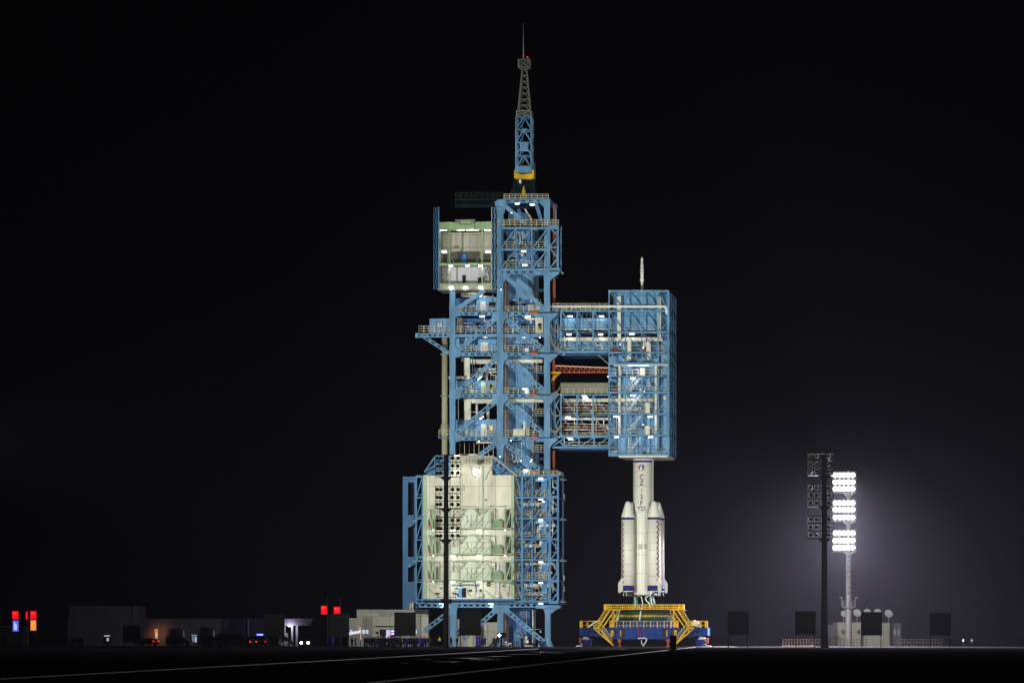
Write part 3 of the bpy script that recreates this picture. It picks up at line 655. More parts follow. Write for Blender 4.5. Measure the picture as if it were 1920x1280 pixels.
for x, y, w in ((893, 880.5, 9), (855, 880.5, 7), (857, 854, 10), (873.5, 1123.4, 9)): lamp(x, y, LV0-.4, w, 2, low)
m = M(); m.bx(780, 1122, 965, 1125, LV0-.6, 8); m.bx(782, 1125, 1020, 1131, .3, 1); truss(m, 915, 1125, 966, 1130, LV0-.4, 6, 1, .12, '/'); m.ob('lower_platform_base', BLUE2, low)
# blue lattice shoulders above the box
m = M(); m.prism([T.pt(x, y, LV0+2) for x, y in ((798, 890), (818, 858), (845, 858), (845, 890))], T.vx()*1); m.prism([T.pt(x, y, LV0+1.4) for x, y in ((922, 856), (934, 858), (964, 889), (922, 889))], T.vx()*1); m.ob('shoulder_panel', BLUE2, low)
m = M()
for a in ((796, 885, 816, 855), (816, 855, 843, 855), (816, 857, 816, 873), (843, 855, 843, 873), (800, 882, 816, 873), (816, 873, 843, 857)): m.pb(*a, LV0+.6, .26)
for a in ((924, 856, 935, 858), (935, 858, 965, 889), (935, 858, 935, 888), (924, 870, 935, 858), (924, 862, 936, 862), (924, 872, 934, 872), (924, 874, 935, 888), (935, 888, 950, 876), (936, 862, 962, 888), (930, 878, 958, 878)): m.pb(*a, LV0+.4, .2)
m.ob('shoulder_lattice', BLUEM, low)
m = M(); m.pb(922, 854, 970, 892, LV0-.1, .22); m.ob('edge_strip', mat('pale_rust_edge', (0, 0, 0)), low)
# lattice on its left side and the blue frame further left
m = M(); truss(m, 780.5, 893, 792, 1130, LV0+.4, 1, 6, .3, '/', .2); m.pb(780, 893, 792, 893, LV0+.3, .4); sl = m.ob('side_lattice', BLUEM, low)
m = M()
for y in (897, 936, 976, 1016, 1056, 1096): m.bx(780, y+29, 792, y+31, LV0+1, 5)
m.ob('side_floors', BLUE2, sl)
fl_ = M()
for x0, y0, x1, y1 in ((755, 893, 765, 1142), (765, 893, 782, 904), (765, 965, 782, 985), (765, 1043, 782, 1060), (765, 1090, 782, 1142), (776.5, 904, 782, 1090)):
    fl_.bx(x0, y0, x1-.1, y1-.1, 5, 6)
fl_.ob('rear_frame_wall', BLUE2, tower)
for y0, y1 in ((904, 965), (985, 1043), (1060, 1090)):
    m = M(); m.bx(764, y0, 783, y1, 7.2, 7.4); m.ob('rear_dark_panel', DARK, tower)
for y in (975, 1050): brace(766, y+12, 790, y-8, 2, 3, .4)
m = M(); m.tube([T.pt(770, 1130, 4), T.pt(770, 1142, 4)], .18); m.tube([T.pt(774, 1128, 4), T.pt(774, 1142, 4)], .18); m.ob('standpipe', DUCT, tower)
# ---------------------------------------------------------------- lower right lattice gallery
RV = -1.6
YS = [892, 932.5, 971.5, 1010.5, 1049, 1087.5, 1127]
lt = M()
for x, w_ in ((979, .38), (998, .22), (1031, .38)): lt.pb(x, 890, x, 1131, RV, w_)
for y in YS: lt.pb(966, y, 1046, y, RV-.03, .30)
for a, b in zip(YS[:-1], YS[1:]):
    lt.pb(967.5, a, 979, b, RV+.05, .2); lt.pb(980, (a+b)/2+3, 996, a+3, RV+.05, .2); lt.pb(1002, b-2, 1029, a+2, RV-.05, .22)
    lt.pb(981, b-2, 996, a+4, RV+.25, .13)
lt.bx(1004, 896, 1028, 902, RV+.6, RV+2); lt.bx(1004, 975, 1026, 981, RV+.6, RV+2); lt.bx(1004, 1136, 1050, 1140, -.4, 2)
gl = lt.ob('lower_gallery_truss', BLUEM, tower)
m = M(); truss(m, 1031, 890, 1046, 1130, RV, 1, 6, .32, 'k'); m.ob('gallery_end_truss', BLUEM, gl)
m = M()
for i, (a, b) in enumerate(zip(YS[:-1], YS[1:])):
    A, B, Cc, Dd = T.pt(1047, b, RV), T.pt(1045, b, RV+10), T.pt(1045, a, RV+10), T.pt(1047, a, RV)
    quadtruss(m, A, B, Cc, Dd, 2, 1, .2, 'x')
m.pb(1055.5, 885, 1055.5, 1133, 7, .32); m.ob('gallery_side_truss', BLUE2, gl)
for y in (899, 974, 1051, 1128):
    m = M(); m.pb(1050, y, 1062, y, 3, .16); m.prism([T.pt(1051, y, 3), T.pt(1053, y-5, 3), T.pt(1054, y, 3)], T.vx()*.4); m.ob('side_bracket', mat('pale_bracket', (.4, .48, .5)), gl)
for y0 in (927, 1078, 1098): m = M(); m.bx(1056.5, y0, 1057.8, y0+10, 6, 7); m.ob('junction_box', DUCT, gl)
m = M()
for y in YS: m.bx(966, y-.8, 1046, y+.8, RV+.3, 8)
m.ob('gallery_floors', BLUE2, gl)
railing(966, 1046, 882, 891, RV, 9, tower); railing(1046, 1052, 884, 891, RV, 2, tower)
m = M(); m.pb(966, 886, 980, 874, RV, .2); m.pb(966, 874, 982, 890, RV, .2); m.pb(966, 874, 966, 890, RV, .2); m.ob('gallery_end_frame', BLUEM, gl)
for yt, yb, n in ((918, 931, 4), (957, 970, 2), (997, 1009, 2), (1035, 1048, 2), (1073, 1087, 8), (1111, 1126, 2)):
    railing(967, 1028, yt, yb, RV+.6, n*2, tower)
pipe([(977, 945), (1028, 945)], .34, 1.5, mt=WHITE); pipe([(1010, 1010), (1010, 984), (1040, 984)], .34, 1, mt=WHITE)
pipe([(975, 1023), (1012, 1023), (1015, 1015), (1013, 1013)], .34, 1, mt=WHITE); pipe([(968, 1016), (986, 1016)], .3, .4, mt=mat('old_cream_pipe', (0, 0, 0)))
pipe([(970, 1057), (1038, 1056), (1043, 1066)], .25, 1, mt=DUCT); pipe([(972, 1097), (1038, 1097)], .36, 1.2, mt=DUCT)
pipe([(994, 958), (994, 971)], .2, 1, mt=WHITE); pipe([(1012, 1060), (1011, 1085)], .24, 1, mt=DUCT); pipe([(1037, 930), (1037, 962)], .12, 1.5, mt=WHITE)
m = M(); m.bx(1015, 897, 1026, 1130, 0.8, 1.8); m.ob('column', BLUEM, tower)
for x in (985, 989, 993, 1003): pipe([(x, 900), (x, 1128)], .10, 4, mt=DUCTG)
m = M(); m.bx(968, 900, 1003, 1128, 7, 8); m.ob('gallery_back_wall', BLUED, tower)
for x, y in ((1014, 896.6), (1014, 936), (1014, 974.6), (1014, 1053.4), (1014, 1092.3), (1014, 1131)): lamp(x, y, RV+.1, 8, 2.2)
lamp(986, 881, RV-.2, 9, 2); lamp(1019, 940, RV+.5, 3, 2)
# bottom girder and lamps under it
m = M(); hbeam(m, T.pt(785, 1134, .3), T.pt(926, 1134, .3), .8, .5, 12); m.ob('base_girder', BLUE, tower)
m = M(); hbeam(m, T.pt(952, 1134, .3), T.pt(1020, 1134, .3), .8, .5, 6); m.ob('base_girder', BLUE, tower)
m = M(); m.bx(782, 1130.4, 1045, 1131.6, .2, TDEP); m.ob('deck', BLUE2, tower)
for x, y in ((829, 1131.5), (920.5, 1131.5)): lamp(x, y, 0, 9, 2.4)
# inside storeys: lamps
for x, y, v, a in ((902.5, 553, 2.2, .7), (904, 593.5, 1, 0), (990, 593.5, 1, 0), (910, 631.5, 1.2, 0), (982.5, 631.5, 1.2, 0), (899, 709, 3, .7), (903, 783, 3, .6), (982, 471, .4, 0), (984, 497, .4, 0), (970, 382, .6, 0), (998, 384, 2, 0), (984, 729, 1.2, 0)):
    lamp(x, y, v, 9, 2, ang=a)
for x, y in ((939.5, 543), (959, 399), (1012, 632.5), (937.5, 856), (995, 865), (977, 864), (958, 826), (997, 862), (898, 827)): lamp(x, y, -.3, 2, 1.8)
# stone store and gear under the tower
m = M(); m.bx(849, 1160, 863, 1211.9, 12, 15); m.bx(863, 1182, 903, 1211.9, 12, 15); m.bx(901, 1166, 934, 1211.9, 12, 15)
st = m.ob('low_store_building', STONE, label='grey store building with a flat roof standing underneath the blue tower', cat='building')
m = M(); m.bx(963, 1180, 988, 1211.9, 3, 5); m.ob('water_tank', BLUE2, label='blue box shaped tank on the pad beneath the lift shaft', cat='tank')
# ---------------------------------------------------------------- right swing platform: bridges and rocket enclosure
BV = 1.0
sw = M(); sw.pb(1046, 573, 1046, 661, BV+1, .3); sw.pb(1040, 580, 1040, 655, BV+1, .45); sw.pb(1040, 742, 1040, 820, BV+1, .45); swing = sw.ob('rocket_swing_platform', BLUE, tower)
# upper bridge
m = M(); truss(m, 1052, 583, 1142, 623, BV, 3, 1, .34, '\\', .2); truss(m, 1052, 623, 1142, 660, BV, 3, 1, .34, '\\', .2); m.bx(1046, 657, 1142, 662, BV-.1, BV+.5); m.ob('upper_bridge_truss', BLUE, swing)
m = M(); truss(m, 1046, 583, 1142, 660, BV+9, 7, 2, .25, '/'); m.ob('rear_bridge_truss', BLUE2, swing)
m = M(); m.bx(1048, 664, 1142, 665.6, BV, BV+9); m.bx(1048, 622.5, 1142, 623.6, BV+.3, BV+9); m.bx(1048, 582, 1142, 583.4, BV+.3, BV+9); m.ob('bridge_floor', BLUE2, swing)
m = M(); m.bx(1053, 596, 1151.5, 619, BV+.9, BV+1.1); m.bx(1053, 640, 1160, 656, BV+1.6, BV+1.8); m.ob('bridge_cladding', BLUEP, swing)
for j in range(12):
    m = M() if j == 0 else m
    m.bx(1054+j*7.6, 584, 1055+j*7.6, 596, BV+3, BV+3.1)
m.ob('louvre_posts', BLUE2, swing)
m = M(); m.bx(1053, 584, 1142, 596, BV+6, BV+6.1); m.bx(1053, 624, 1142, 632, BV+6, BV+6.1); m.ob('dark_back_panel', DARK, swing)
duct([(1053, 636), (1240, 636)], .62, BV+1.2, par=swing)
pipe([(1036, 574.5), (1249, 574.5), (1250, 589)], .23, BV-.7, 'white_pipe', WHITE, swing)
railing(1036, 1142, 569, 583, BV-.2, 12, swing, k=4)
railing(1046, 1228, 611, 623, BV+.8, 2, swing, k=2); railing(1046, 1245, 648, 660, BV+.8, 2, swing, k=2)
# lower bridge
m = M(); truss(m, 1052, 740, 1142, 779, BV, 3, 1, .32, '\\', .2); truss(m, 1052, 779, 1142, 817, BV, 3, 1, .32, '\\', .2); truss(m, 1058, 819, 1142, 838, BV, 3, 1, .30, '/', .2); m.pb(1037, 835, 1058, 822, BV, .2); m.pb(1037, 818, 1058, 835, BV, .2); m.bx(1036, 836, 1142, 840, BV-.1, BV+.5)
m.ob('lower_bridge_truss', BLUE, swing)
m = M(); m.bx(1048, 841, 1142, 842.4, BV, BV+9); m.bx(1048, 778.4, 1142, 779.6, BV+.3, BV+9); m.bx(1048, 739.4, 1142, 740.6, BV+.3, BV+9); m.bx(1048, 817.4, 1142, 818.6, BV+.3, BV+9); m.ob('bridge_floor', BLUE2, swing)
railing(1054, 1139, 728, 738, BV-.2, 8, swing, k=3)
m = M(); 
for x in (1052, 1074, 1096, 1117, 1139.5): m.pb(x, 718, x, 738, BV+1, .16)
m.pb(1052, 718, 1140, 718, BV+1, .12); m.bx(1052, 719, 1140, 737, BV+1.1, BV+1.15); m.ob('mesh_screen', mat('dusty_mesh_screen', (.22, .22, .17), .8), swing)
pipe([(1050, 751), (1232, 749)], .36, BV+1.4, 'bridge_pipe', DUCT, swing); pipe([(1050, 785), (1145, 785)], .22, BV+1.2, 'bridge_pipe', WHITE, swing)
for y0 in (764, 769, 774, 800, 806, 811, 829, 834):
    pipe([(1053, y0), (1142 if y0 > 775 else 1238, y0)], .07, BV+1.4, 'handrail', RAILM, swing)
for x in (1077, 1110, 1118): pipe([(x, 755), (x, 816)], .08, BV+2, 'handrail', RAILM, swing)
m = M(); m.bx(1053, 776, 1142, 778, BV+1, BV+2); m.bx(1053, 812, 1142, 817, BV+4, BV+5); m.ob('grating', mat('tan_grating', (.22, .18, .12), .8), swing)
def orange_arm(y0, y1, v, par, x0=1041, x1=1142):
    m = M(); A, B, a, b = T.pt(x0, y0, v), T.pt(x1, y0+(y1-y0)*.35, v), T.pt(x0, y1, v), T.pt(x1, y1, v)
    for dv in (0,):
        o_ = T.vx()*dv; m.bar(A+o_, B+o_, .1); m.bar(a+o_, b+o_, .14); n = 11
        for i in range(n):
            m.bar(A.lerp(B, i/n)+o_, a.lerp(b, (i+1)/n)+o_, .07); m.bar(A.lerp(B, i/n)+o_, a.lerp(b, i/n)+o_, .07)
    o = m.ob('orange_crane_arm', ORANGE, par)
    m = M(); m.bar(A+Vector((0, 0, .12)), B+Vector((0, 0, .12)), .1); m.ob('pale_top_rail', DUCT, o)
orange_arm(686.5, 698, 2, tower); orange_arm(758, 765, 5, tower, 1056, 1140); orange_arm(794, 804, 5, tower, 1056, 1140)
m = M(); m.bx(1031.5, 697, 1052, 699.6, 1, 1.6); m.pb(1033, 712, 1046, 700, 1.2, .14); m.pb(1033, 716, 1049, 700, 1.2, .12); m.ob('yellow_bracket', YEL, tower)
m = M(); m.tube([T.pt(1121, 665, BV), T.pt(1143, 684, BV)], .05); m.ob('stay_cable', RAILM, swing)
m = M(); [m.bx(x0, y0, x0+3, y0+1.6, BV-.3, BV+.2) for x0, y0 in ((1045, 738), (1050, 738), (1047, 819), (1052, 819), (1046, 663), (1055, 663))]; m.ob('bolt_plates', DUCT, swing)
# hanging cable loops between tower and bridges
for (x0, y0, x1, y1, dp) in ((1031, 606, 1052, 612, 11), (1031, 632, 1054, 648, 14), (1031, 618, 1050, 640, 20), (1031, 735, 1050, 724, 8), (1031, 762, 1052, 772, 12), (1031, 800, 1052, 792, 11), (1031, 804, 1054, 796, 9), (1031, 570, 1048, 577, 5)):
    for j in range(2):
        pts = [T.pt(x0+(x1-x0)*t/10, y0+(y1-y0)*t/10+j*1.5+dp*(1-((t-5)/5)**2), .2-j*.3) for t in range(11)]
        m = M(); m.tube(pts, .055, 6); m.ob('hanging_cable', mat('tan_cable', (.30, .26, .18), .6, var=0), tower)
for y0, y1 in ((583, 660), (740, 818)):      # hinge lattice beside the column
    m = M(); truss(m, 1034, y0, 1052, y1, BV+.6, 1, 2, .3, 'x', .22); m.ob('hinge_lattice', BLUE, swing)
    for y in (y0-2, y1-4): m = M(); m.lathe(T.pt(1040, y, BV+1), [(.2, -.5), (.55, -.3), (.55, .3), (.2, .5)], 14); m.ob('hinge_bearing', BLUE, swing)
# the enclosure
EX = (1142, 1173, 1203.5, 1234)
m = M()
for y0, y1 in ((546, 583), (583, 623), (623, 661), (661, 682)): truss(m, 1142, y0, 1234, y1, BV-.6, 3, 1, .22, ' ', .12)
for y0, y1 in ((705, 736), (736, 776), (776, 816), (816, 852)): truss(m, 1142, y0, 1234, y1, BV-.6, 3, 1, .22, '\\', .12)
for y0, y1, p_ in ((546, 583, '\\'), (583, 623, 'k'), (623, 661, '/'), (661, 682, '\\'), (705, 736, '/'), (736, 776, '/'), (776, 816, '/'), (816, 852, '/')): truss(m, 1234, y0, 1253, y1, BV-.6, 1, 1, .2, p_, .13)
for y in (583, 623, 661, 736, 776, 816): m.pb(1142, y, 1253, y, BV-.65, .32)
for y in (546, 682, 853): m.pb(1141, y, 1254, y, BV-.66, .4)
m.pb(1142, 683, 1142, 706, BV-.6, .25); m.pb(1253, 546, 1253, 853, BV-.6, .42); m.bx(1174, 846, 1189, 853, BV-1, BV-.9); m.bx(1225, 846, 1240, 853, BV-1, BV-.9)
en = m.ob('enclosure_truss', BLUE, swing)
for y0, y1 in ((546, 583), (583, 623), (623, 661), (661, 682)):
    for i in range(3):
        m = M(); m.pb(EX[i], y0, EX[i+1], y1, BV-.55, .15); m.pb(EX[i]+1.2, y0+1, EX[i+1]+1.2, y1+1, BV-.2, .08); m.ob('diagonal_brace', BLUE2, en)  # darker blue carries the shade on these members
m = M(); A = lambda y: T.pt(1254, y, BV-.6); Z = lambda y: T.uv(T.loc(1254, BV-.6), BV+14, A(y).z)
ysE = [546, 583, 623, 661, 682, 705, 736, 776, 816, 853]
for a, b in zip(ysE[:-1], ysE[1:]): quadtruss(m, A(b), Z(b), Z(a), A(a), 3, 1, .085, 'x')
m.ob('enclosure_side_truss', BLUE, en)
m = M(); uL, uR = T.loc(1142, BV-.6), T.loc(1254, BV-.6)
for y in (547, 584, 624, 662, 683, 706, 737, 777, 817, 852):
    z = T.pt(1200, y, BV).z
    m.ubx(uL, T.loc(1188, BV), BV-.3, BV+14, z-.06, z+.06); m.ubx(T.loc(1222, BV), uR, BV-.3, BV+14, z-.06, z+.06); m.ubx(T.loc(1188, BV), T.loc(1222, BV), BV-.3, BV+2.2, z-.06, z+.06)
m.ob('enclosure_floors', BLUE2, en)
m = M(); m.bx(1150, 547, 1234, 581, BV+1.0, BV+1.2); m.bx(1152, 585, 1234, 620, BV+1.0, BV+1.2); m.ob('panel_wall', BLUEP, en)
m = M(); m.bx(1235, 547, 1253, 682, BV+3.4, BV+3.5); m.ob('panel_wall', BLUE2, en)
m = M(); m.bx(1143, 547, 1150, 583, BV+5, BV+5.1); m.bx(1143, 585, 1152, 596, BV+5, BV+5.1); m.ob('dark_back_panel', DARK, en)
m = M(); pr = [(1143, 5), (1156, 5), (1158, 2.2), (1170, 1.7), (1185, 2.4), (1192, 3.6), (1206, 3.8), (1214, 2.6), (1226, 1.7), (1236, 2), (1240, 3), (1252, 3)]
for y0, y1 in ((640, 681), (684, 704), (707, 735), (738, 775), (778, 815), (818, 851)):
    vs = []
    for x, v in pr:
        a = T.pt(x, y0, BV+v); a.z = T.pt(1200, y0, BV+4).z; b = a.copy(); b.z = T.pt(1200, y1, BV+4).z; vs += [a, b]
    m.add(vs, [(2*i, 2*i+1, 2*i+3, 2*i+2) for i in range(len(pr)-1)])
m.ob('curved_inner_wall', BLUEI, en)
m = M(); m.bx(1166, 627, 1234, 633, BV+3, BV+3.1); m.ob('dark_back_panel', DARK, en)
for x, y0, y1 in ((1161, 559, 633), (1236, 559, 633), (1180, 640, 670), (1217, 640, 670)): duct([(x, y0), (x, y1)], .6, BV+.1, d=.5, par=en)
for x, y0, y1 in ((1161.5, 686, 814), (1229.5, 686, 810)): duct([(x, y0), (x, y1)], .36, BV+1.0, par=en)
for x, y in ((1180, 670), (1217, 670)): m = M(); m.lathe(T.pt(x, y+1, BV+1.2), [(.3, -.4), (.55, -.2), (.55, .2), (.3, .3)], 14); m.ob('duct_outlet', DUCT, en)
for x0, y0, x1, y1, mt in ((1206, 641, 1217, 661, DUCT), (1205, 650, 1212, 659.5, REDP), (1150, 652, 1157, 661, mat('dark_red_box', (.2, .03, .03))), (1208, 755, 1218, 776, DUCT), (1208, 798, 1218, 815, DUCT), (1200, 690, 1209, 703, DUCT), (1213, 716, 1220, 724, mat('beige_cabinet', (0, 0, 0))), (1150, 728, 1156, 734, mat('dark_red_box', (0, 0, 0))), (1186, 797, 1193, 804, mat('beige_cabinet', (0, 0, 0)))):
    m = M(); m.bx(x0, y0, x1, y1, BV+.4, BV+1.2); m.ob('control_cabinet', mt, en)
m = M(); m.lathe(T.pt(1247, 746, BV-.4), [(.02, -.35), (.25, -.3), (.35, 0), (.25, .3), (.02, .35)], 12); m.ob('round_lamp_unit', DUCT, en)
for y0, y1 in ((706, 735), (739, 768), (778, 806), (818, 848)):
    m = M(); m.pb(1176, y1, 1200, y0, BV+.8, .12); m.pb(1181, y1, 1204, y0, BV+.8, .12); [m.pb(1176+24*i/9, y1-(y1-y0)*i/9, 1181+24*i/9, y1-(y1-y0)*i/9, BV+.8, .08) for i in range(10)]
    m.pb(1175, y1-7, 1199, y0-6, BV+.7, .07); m.ob('stairway', mat('pale_blue_rail', (.45, .58, .66)), en)
for yt, yb, n in ((693, 704, 10), (724, 735, 1), (762, 775, 1), (804, 815, 4), (839, 851, 3)): railing(1143, 1251, yt, yb, BV-.2, n, en, k=2)
m = M(); m.bx(1150, 683.5, 1252, 685.5, BV-1.0, BV-.2); m.bx(1160, 853.5, 1252, 857, BV-1.0, BV+12); m.ob('sliding_beam', DUCT, en)
for x, y, w_ in ((1069, 593, 9), (1128, 593, 9), (1067, 627, 9), (1126, 627, 9), (1185, 626, 10), (1187, 709, 10), (1187, 741, 10), (1155, 781, 9), (1219, 781, 9), (1156, 819, 9), (1220, 819, 9), (1095.5, 742, 9), (1098, 746, 9), (1065, 782, 10), (1067, 820, 9), (1070, 823, 9), (1197, 685, 38)):
    lamp(x, y, BV+.1 if w_ < 20 else BV-1.1, w_, 2.2 if w_ < 20 else 1.6, en)
for x, y in ((1206, 651.5), (1162, 646), (1206, 796), (1140, 706), (1208, 734)): lamp(x, y, BV, 2, 1.6, par=en)
# conduits, boxes and cables spread through the storeys
rc = random.Random(3)
def clutter(x0, x1, y0, y1, v, n, par, boxes=2):
    for i in range(n):
        k = rc.random(); mt = rc.choice((WHITE, DUCT, DUCTG, RAILM, BLUE2, DUCT)); r_ = rc.uniform(.035, .09)
        if k < .4: x = rc.uniform(x0, x1); pipe([(x, y0), (x, y1-rc.uniform(0, .5)*(y1-y0))], r_, v+rc.uniform(0, .6), 'conduit', mt, par)
        elif k < .7: y = rc.uniform(y0, y1); a = rc.uniform(x0, (x0+x1)/2); pipe([(a, y), (rc.uniform(a+8, x1), y)], r_, v+rc.uniform(0, .6), 'conduit', mt, par)
        else:
            x, y, a, b = rc.uniform(x0, x1-6), rc.uniform(y0, y1-6), rc.uniform(3, 14), rc.uniform(3, 12)
            pipe([(x, y0), (x, y), (min(x1, x+a), y), (min(x1, x+a), min(y1, y+b))], r_, v+rc.uniform(0, .6), 'conduit', mt, par)
    for i in range(boxes):
        x, y = rc.uniform(x0, x1-4), rc.uniform((y0+y1)/2, y1-4); w_, h_ = rc.uniform(1.6, 4), rc.uniform(2, 5); m = M(); m.bx(x, y, x+w_, y+h_, v, v+.5); m.ob('fuse_box', rc.choice((WHITE, DUCT, DUCTG, DARK, mat('beige_cabinet', (0, 0, 0)))), par)
for y0, y1 in ((547, 584), (592, 625), (633, 661), (669, 738), (747, 818)): clutter(857, 930, y0, y1, 3.0, 3, tower); clutter(954, 1018, y0, y1, 3.0, 3, tower)
clutter(945, 1018, 830, 875, 3, 5, tower, 1); clutter(945, 1018, 432, 505, 2.5, 6, tower, 4)
for a, b in zip(YS[:-1], YS[1:]): clutter(968, 1028, a+3, b-3, .3, 6, gl, 3); clutter(1032, 1045, a+3, b-3, .5, 2, gl, 1)
for y0, y1 in ((600, 622), (640, 660), (745, 776), (782, 815)): clutter(1054, 1140, y0, y1, BV+.6, 3, swing, 2)
for y0, y1 in ((640, 681), (686, 704), (707, 735), (738, 775), (778, 815), (818, 851)): clutter(1145, 1250, y0, y1, BV+.9, 5, en, 3)
clutter(958, 1018, 1145, 1208, 2.4, 6, tower, 2); clutter(802, 840, 1090, 1118, LV0-.3, 3, low, 1); clutter(846, 958, 1092, 1118, LV0-.3, 7, low, 3); clutter(846, 958, 885, 950, LV0-.2, 3, low, 1)

# ================================================================ rocket
RC = T.pt(1205.5, 1212, 8); RC.z = 0
RS = (D+RC.y)/FPX
def rz(py): return H+(HOR-py)*RS
rk = thing('rocket', (RC.x, RC.y, rz(1117)), 'white rocket with four strapped boosters and navy bands, standing on the blue launch platform', 'rocket')
m = M(); r = 1.675
m.lathe(RC, [(r*.9, rz(1115)), (r, rz(1112)), (r, rz(867))], 48); m.cur = 1; m.lathe(RC, [(r+.002, rz(867)), (r+.002, rz(863))], 48); m.cur = 0
m.lathe(RC, [(r, rz(863)), (r+.03, rz(862.8)), (r+.03, rz(857)), (r, rz(856.8)), (r, rz(740))], 48)
core = m.ob('core_stage', [ROCKET, NAVY], rk)
m = M(); m.lathe(RC, [(r, rz(740)), (1.9, rz(728)), (1.9, rz(640)), (1.7, rz(610)), (.9, rz(565)), (.45, rz(548))], 40); m.ob('payload_fairing', ROCKET, rk)
EC = RC+Vector((-.15, 0, 0))
m = M(); m.lathe(EC, [(.23, rz(550)), (.22, rz(528)), (.40, rz(525.5)), (.33, rz(523.5)), (.27, rz(521)), (.27, rz(507.8)), (.36, rz(507.4)), (.36, rz(506)), (.27, rz(505.4)), (.27, rz(496)), (.21, rz(495.5)), (.21, rz(485)), (.10, rz(483.6)), (.07, rz(482)), (.01, rz(481))], 20)
et = m.ob('escape_tower', ROCKET, rk)
m = M()
for k in range(8): a = 2*PI*k/8+.2; m.tube([EC+Vector((.24*math.cos(a), .24*math.sin(a), rz(509))), EC+Vector((.36*math.cos(a), .36*math.sin(a), rz(507)))], .05, 6)
m.ob('escape_nozzles', BLACK, et)
def oncyl(vs, cen, rad, az, z, tilt=0):        # wrap flat lettering round a cylinder; az = angle right of straight towards the camera
    out = []
    for x, y, _ in vs:
        a = az+x/rad; out.append((cen.x+rad*math.sin(a), cen.y-rad*math.cos(a), z+y))
    return out
LET = mat('black_lettering', (.02, .02, .03), .5, var=0); LETB = mat('navy_lettering', (.03, .04, .30), .5, var=0)
azL = math.asin(-3.3*RS/r)
for ch, py, sz in (('C', 895, 1.15), ('Z', 906, 1.15), ('2', 932, 1.15), ('F', 943.5, 1.15)):
    vs, fs = text_mesh(ch, sz*.97, .018); vs = [(x*.95, y, 0) for x, y, z in vs]; m = M(); m.add(oncyl(vs, RC, r+.012, azL, rz(py)), fs); m.ob('letter', LET, core)
m = M(); m.add(oncyl([(-.04, -.35, 0), (.04, -.35, 0), (.04, .35, 0), (-.04, .35, 0)], RC, r+.012, azL, rz(919.5)), [(0, 1, 2, 3)]); m.ob('hyphen', LET, core)
vs, fs = text_mesh('Y23', .98, .02); m = M(); m.add(oncyl([(x*.95, y, 0) for x, y, z in vs], RC, r+.012, azL, rz(953.5)), fs); m.ob('serial_lettering', LETB, core)
def arcshape(pts, rad=None, off=.024): return oncyl([(x, y, 0) for x, y in pts], RC, r+off, azL, rz(876.5))
m = M(); hw = .62
for a, b, c_, d_ in ((-hw, -hw, hw, -hw+.11), (-hw, hw-.11, hw, hw), (-hw, -hw+.11, -hw+.11, hw-.11), (hw-.11, -hw+.11, hw, hw-.11)):
    for i in range(4):
        x0, x1 = a+(c_-a)*i/4, a+(c_-a)*(i+1)/4; m.add(arcshape([(x0, b), (x1, b), (x1, d_), (x0, d_)]), [(0, 1, 2, 3)])
m.ob('emblem_frame', mat('faded_orange_mark', (.62, .30, .18), .5, var=0), core)
m = M(); n = 28
for i in range(n):
    a, b = 2*PI*i/n, 2*PI*(i+1)/n; m.add(arcshape([(0, 0), (.46*math.cos(a), .46*math.sin(a)), (.46*math.cos(b), .46*math.sin(b))], off=.034), [(0, 1, 2)])
em = m.ob('emblem_disc', LETB, core)
m = M()
for q in (((-.06, .30), (.10, .34), (.05, .12), (-.08, .10)), ((-.30, .12), (.02, .20), (.0, .08), (-.28, .02)), ((.03, .08), (.16, .06), (.02, -.16), (-.06, -.10)), ((-.10, .0), (-.01, .02), (-.08, -.36), (-.20, -.34)), ((.10, -.12), (.24, -.08), (.18, -.30), (.10, -.28))):
    m.add(arcshape(q, off=.042), [(0, 1, 2, 3)])
m.ob('emblem_figure', ROCKET, em)
m = M(); a = 1.35; q = RC+Vector(((r+.06)*math.sin(a), -(r+.06)*math.cos(a), 0)); m.tube([q+Vector((0, 0, rz(1105))), q+Vector((0, 0, rz(860)))], .09, 8); m.ob('cable_raceway', WHITE, core)
m = M()
for x0, x1 in ((-.9, -.1), (.15, .6)):
    for i in range(3):
        a_, b_ = x0+(x1-x0)*i/3, x0+(x1-x0)*(i+1)/3
        m.add(oncyl([(a_, -.45, 0), (b_, -.45, 0), (b_, .4, 0), (a_, .4, 0)], RC, r+.012, 0, rz(1024)), [(0, 1, 2, 3)])
m.ob('worn_patch', mat('pale_grey_patch', (.45, .45, .45), .5), core)
SEAM = mat('panel_joint_grey', (.34, .33, .30), .4, var=0)
for y in (874, 912, 960, 1000, 1040, 1075): m = M(); m.lathe(RC, [(r+.003, rz(y)), (r+.006, rz(y)+.03), (r+.003, rz(y)+.06)], 48); m.ob('panel_joint', SEAM, core)
BR = 1.125
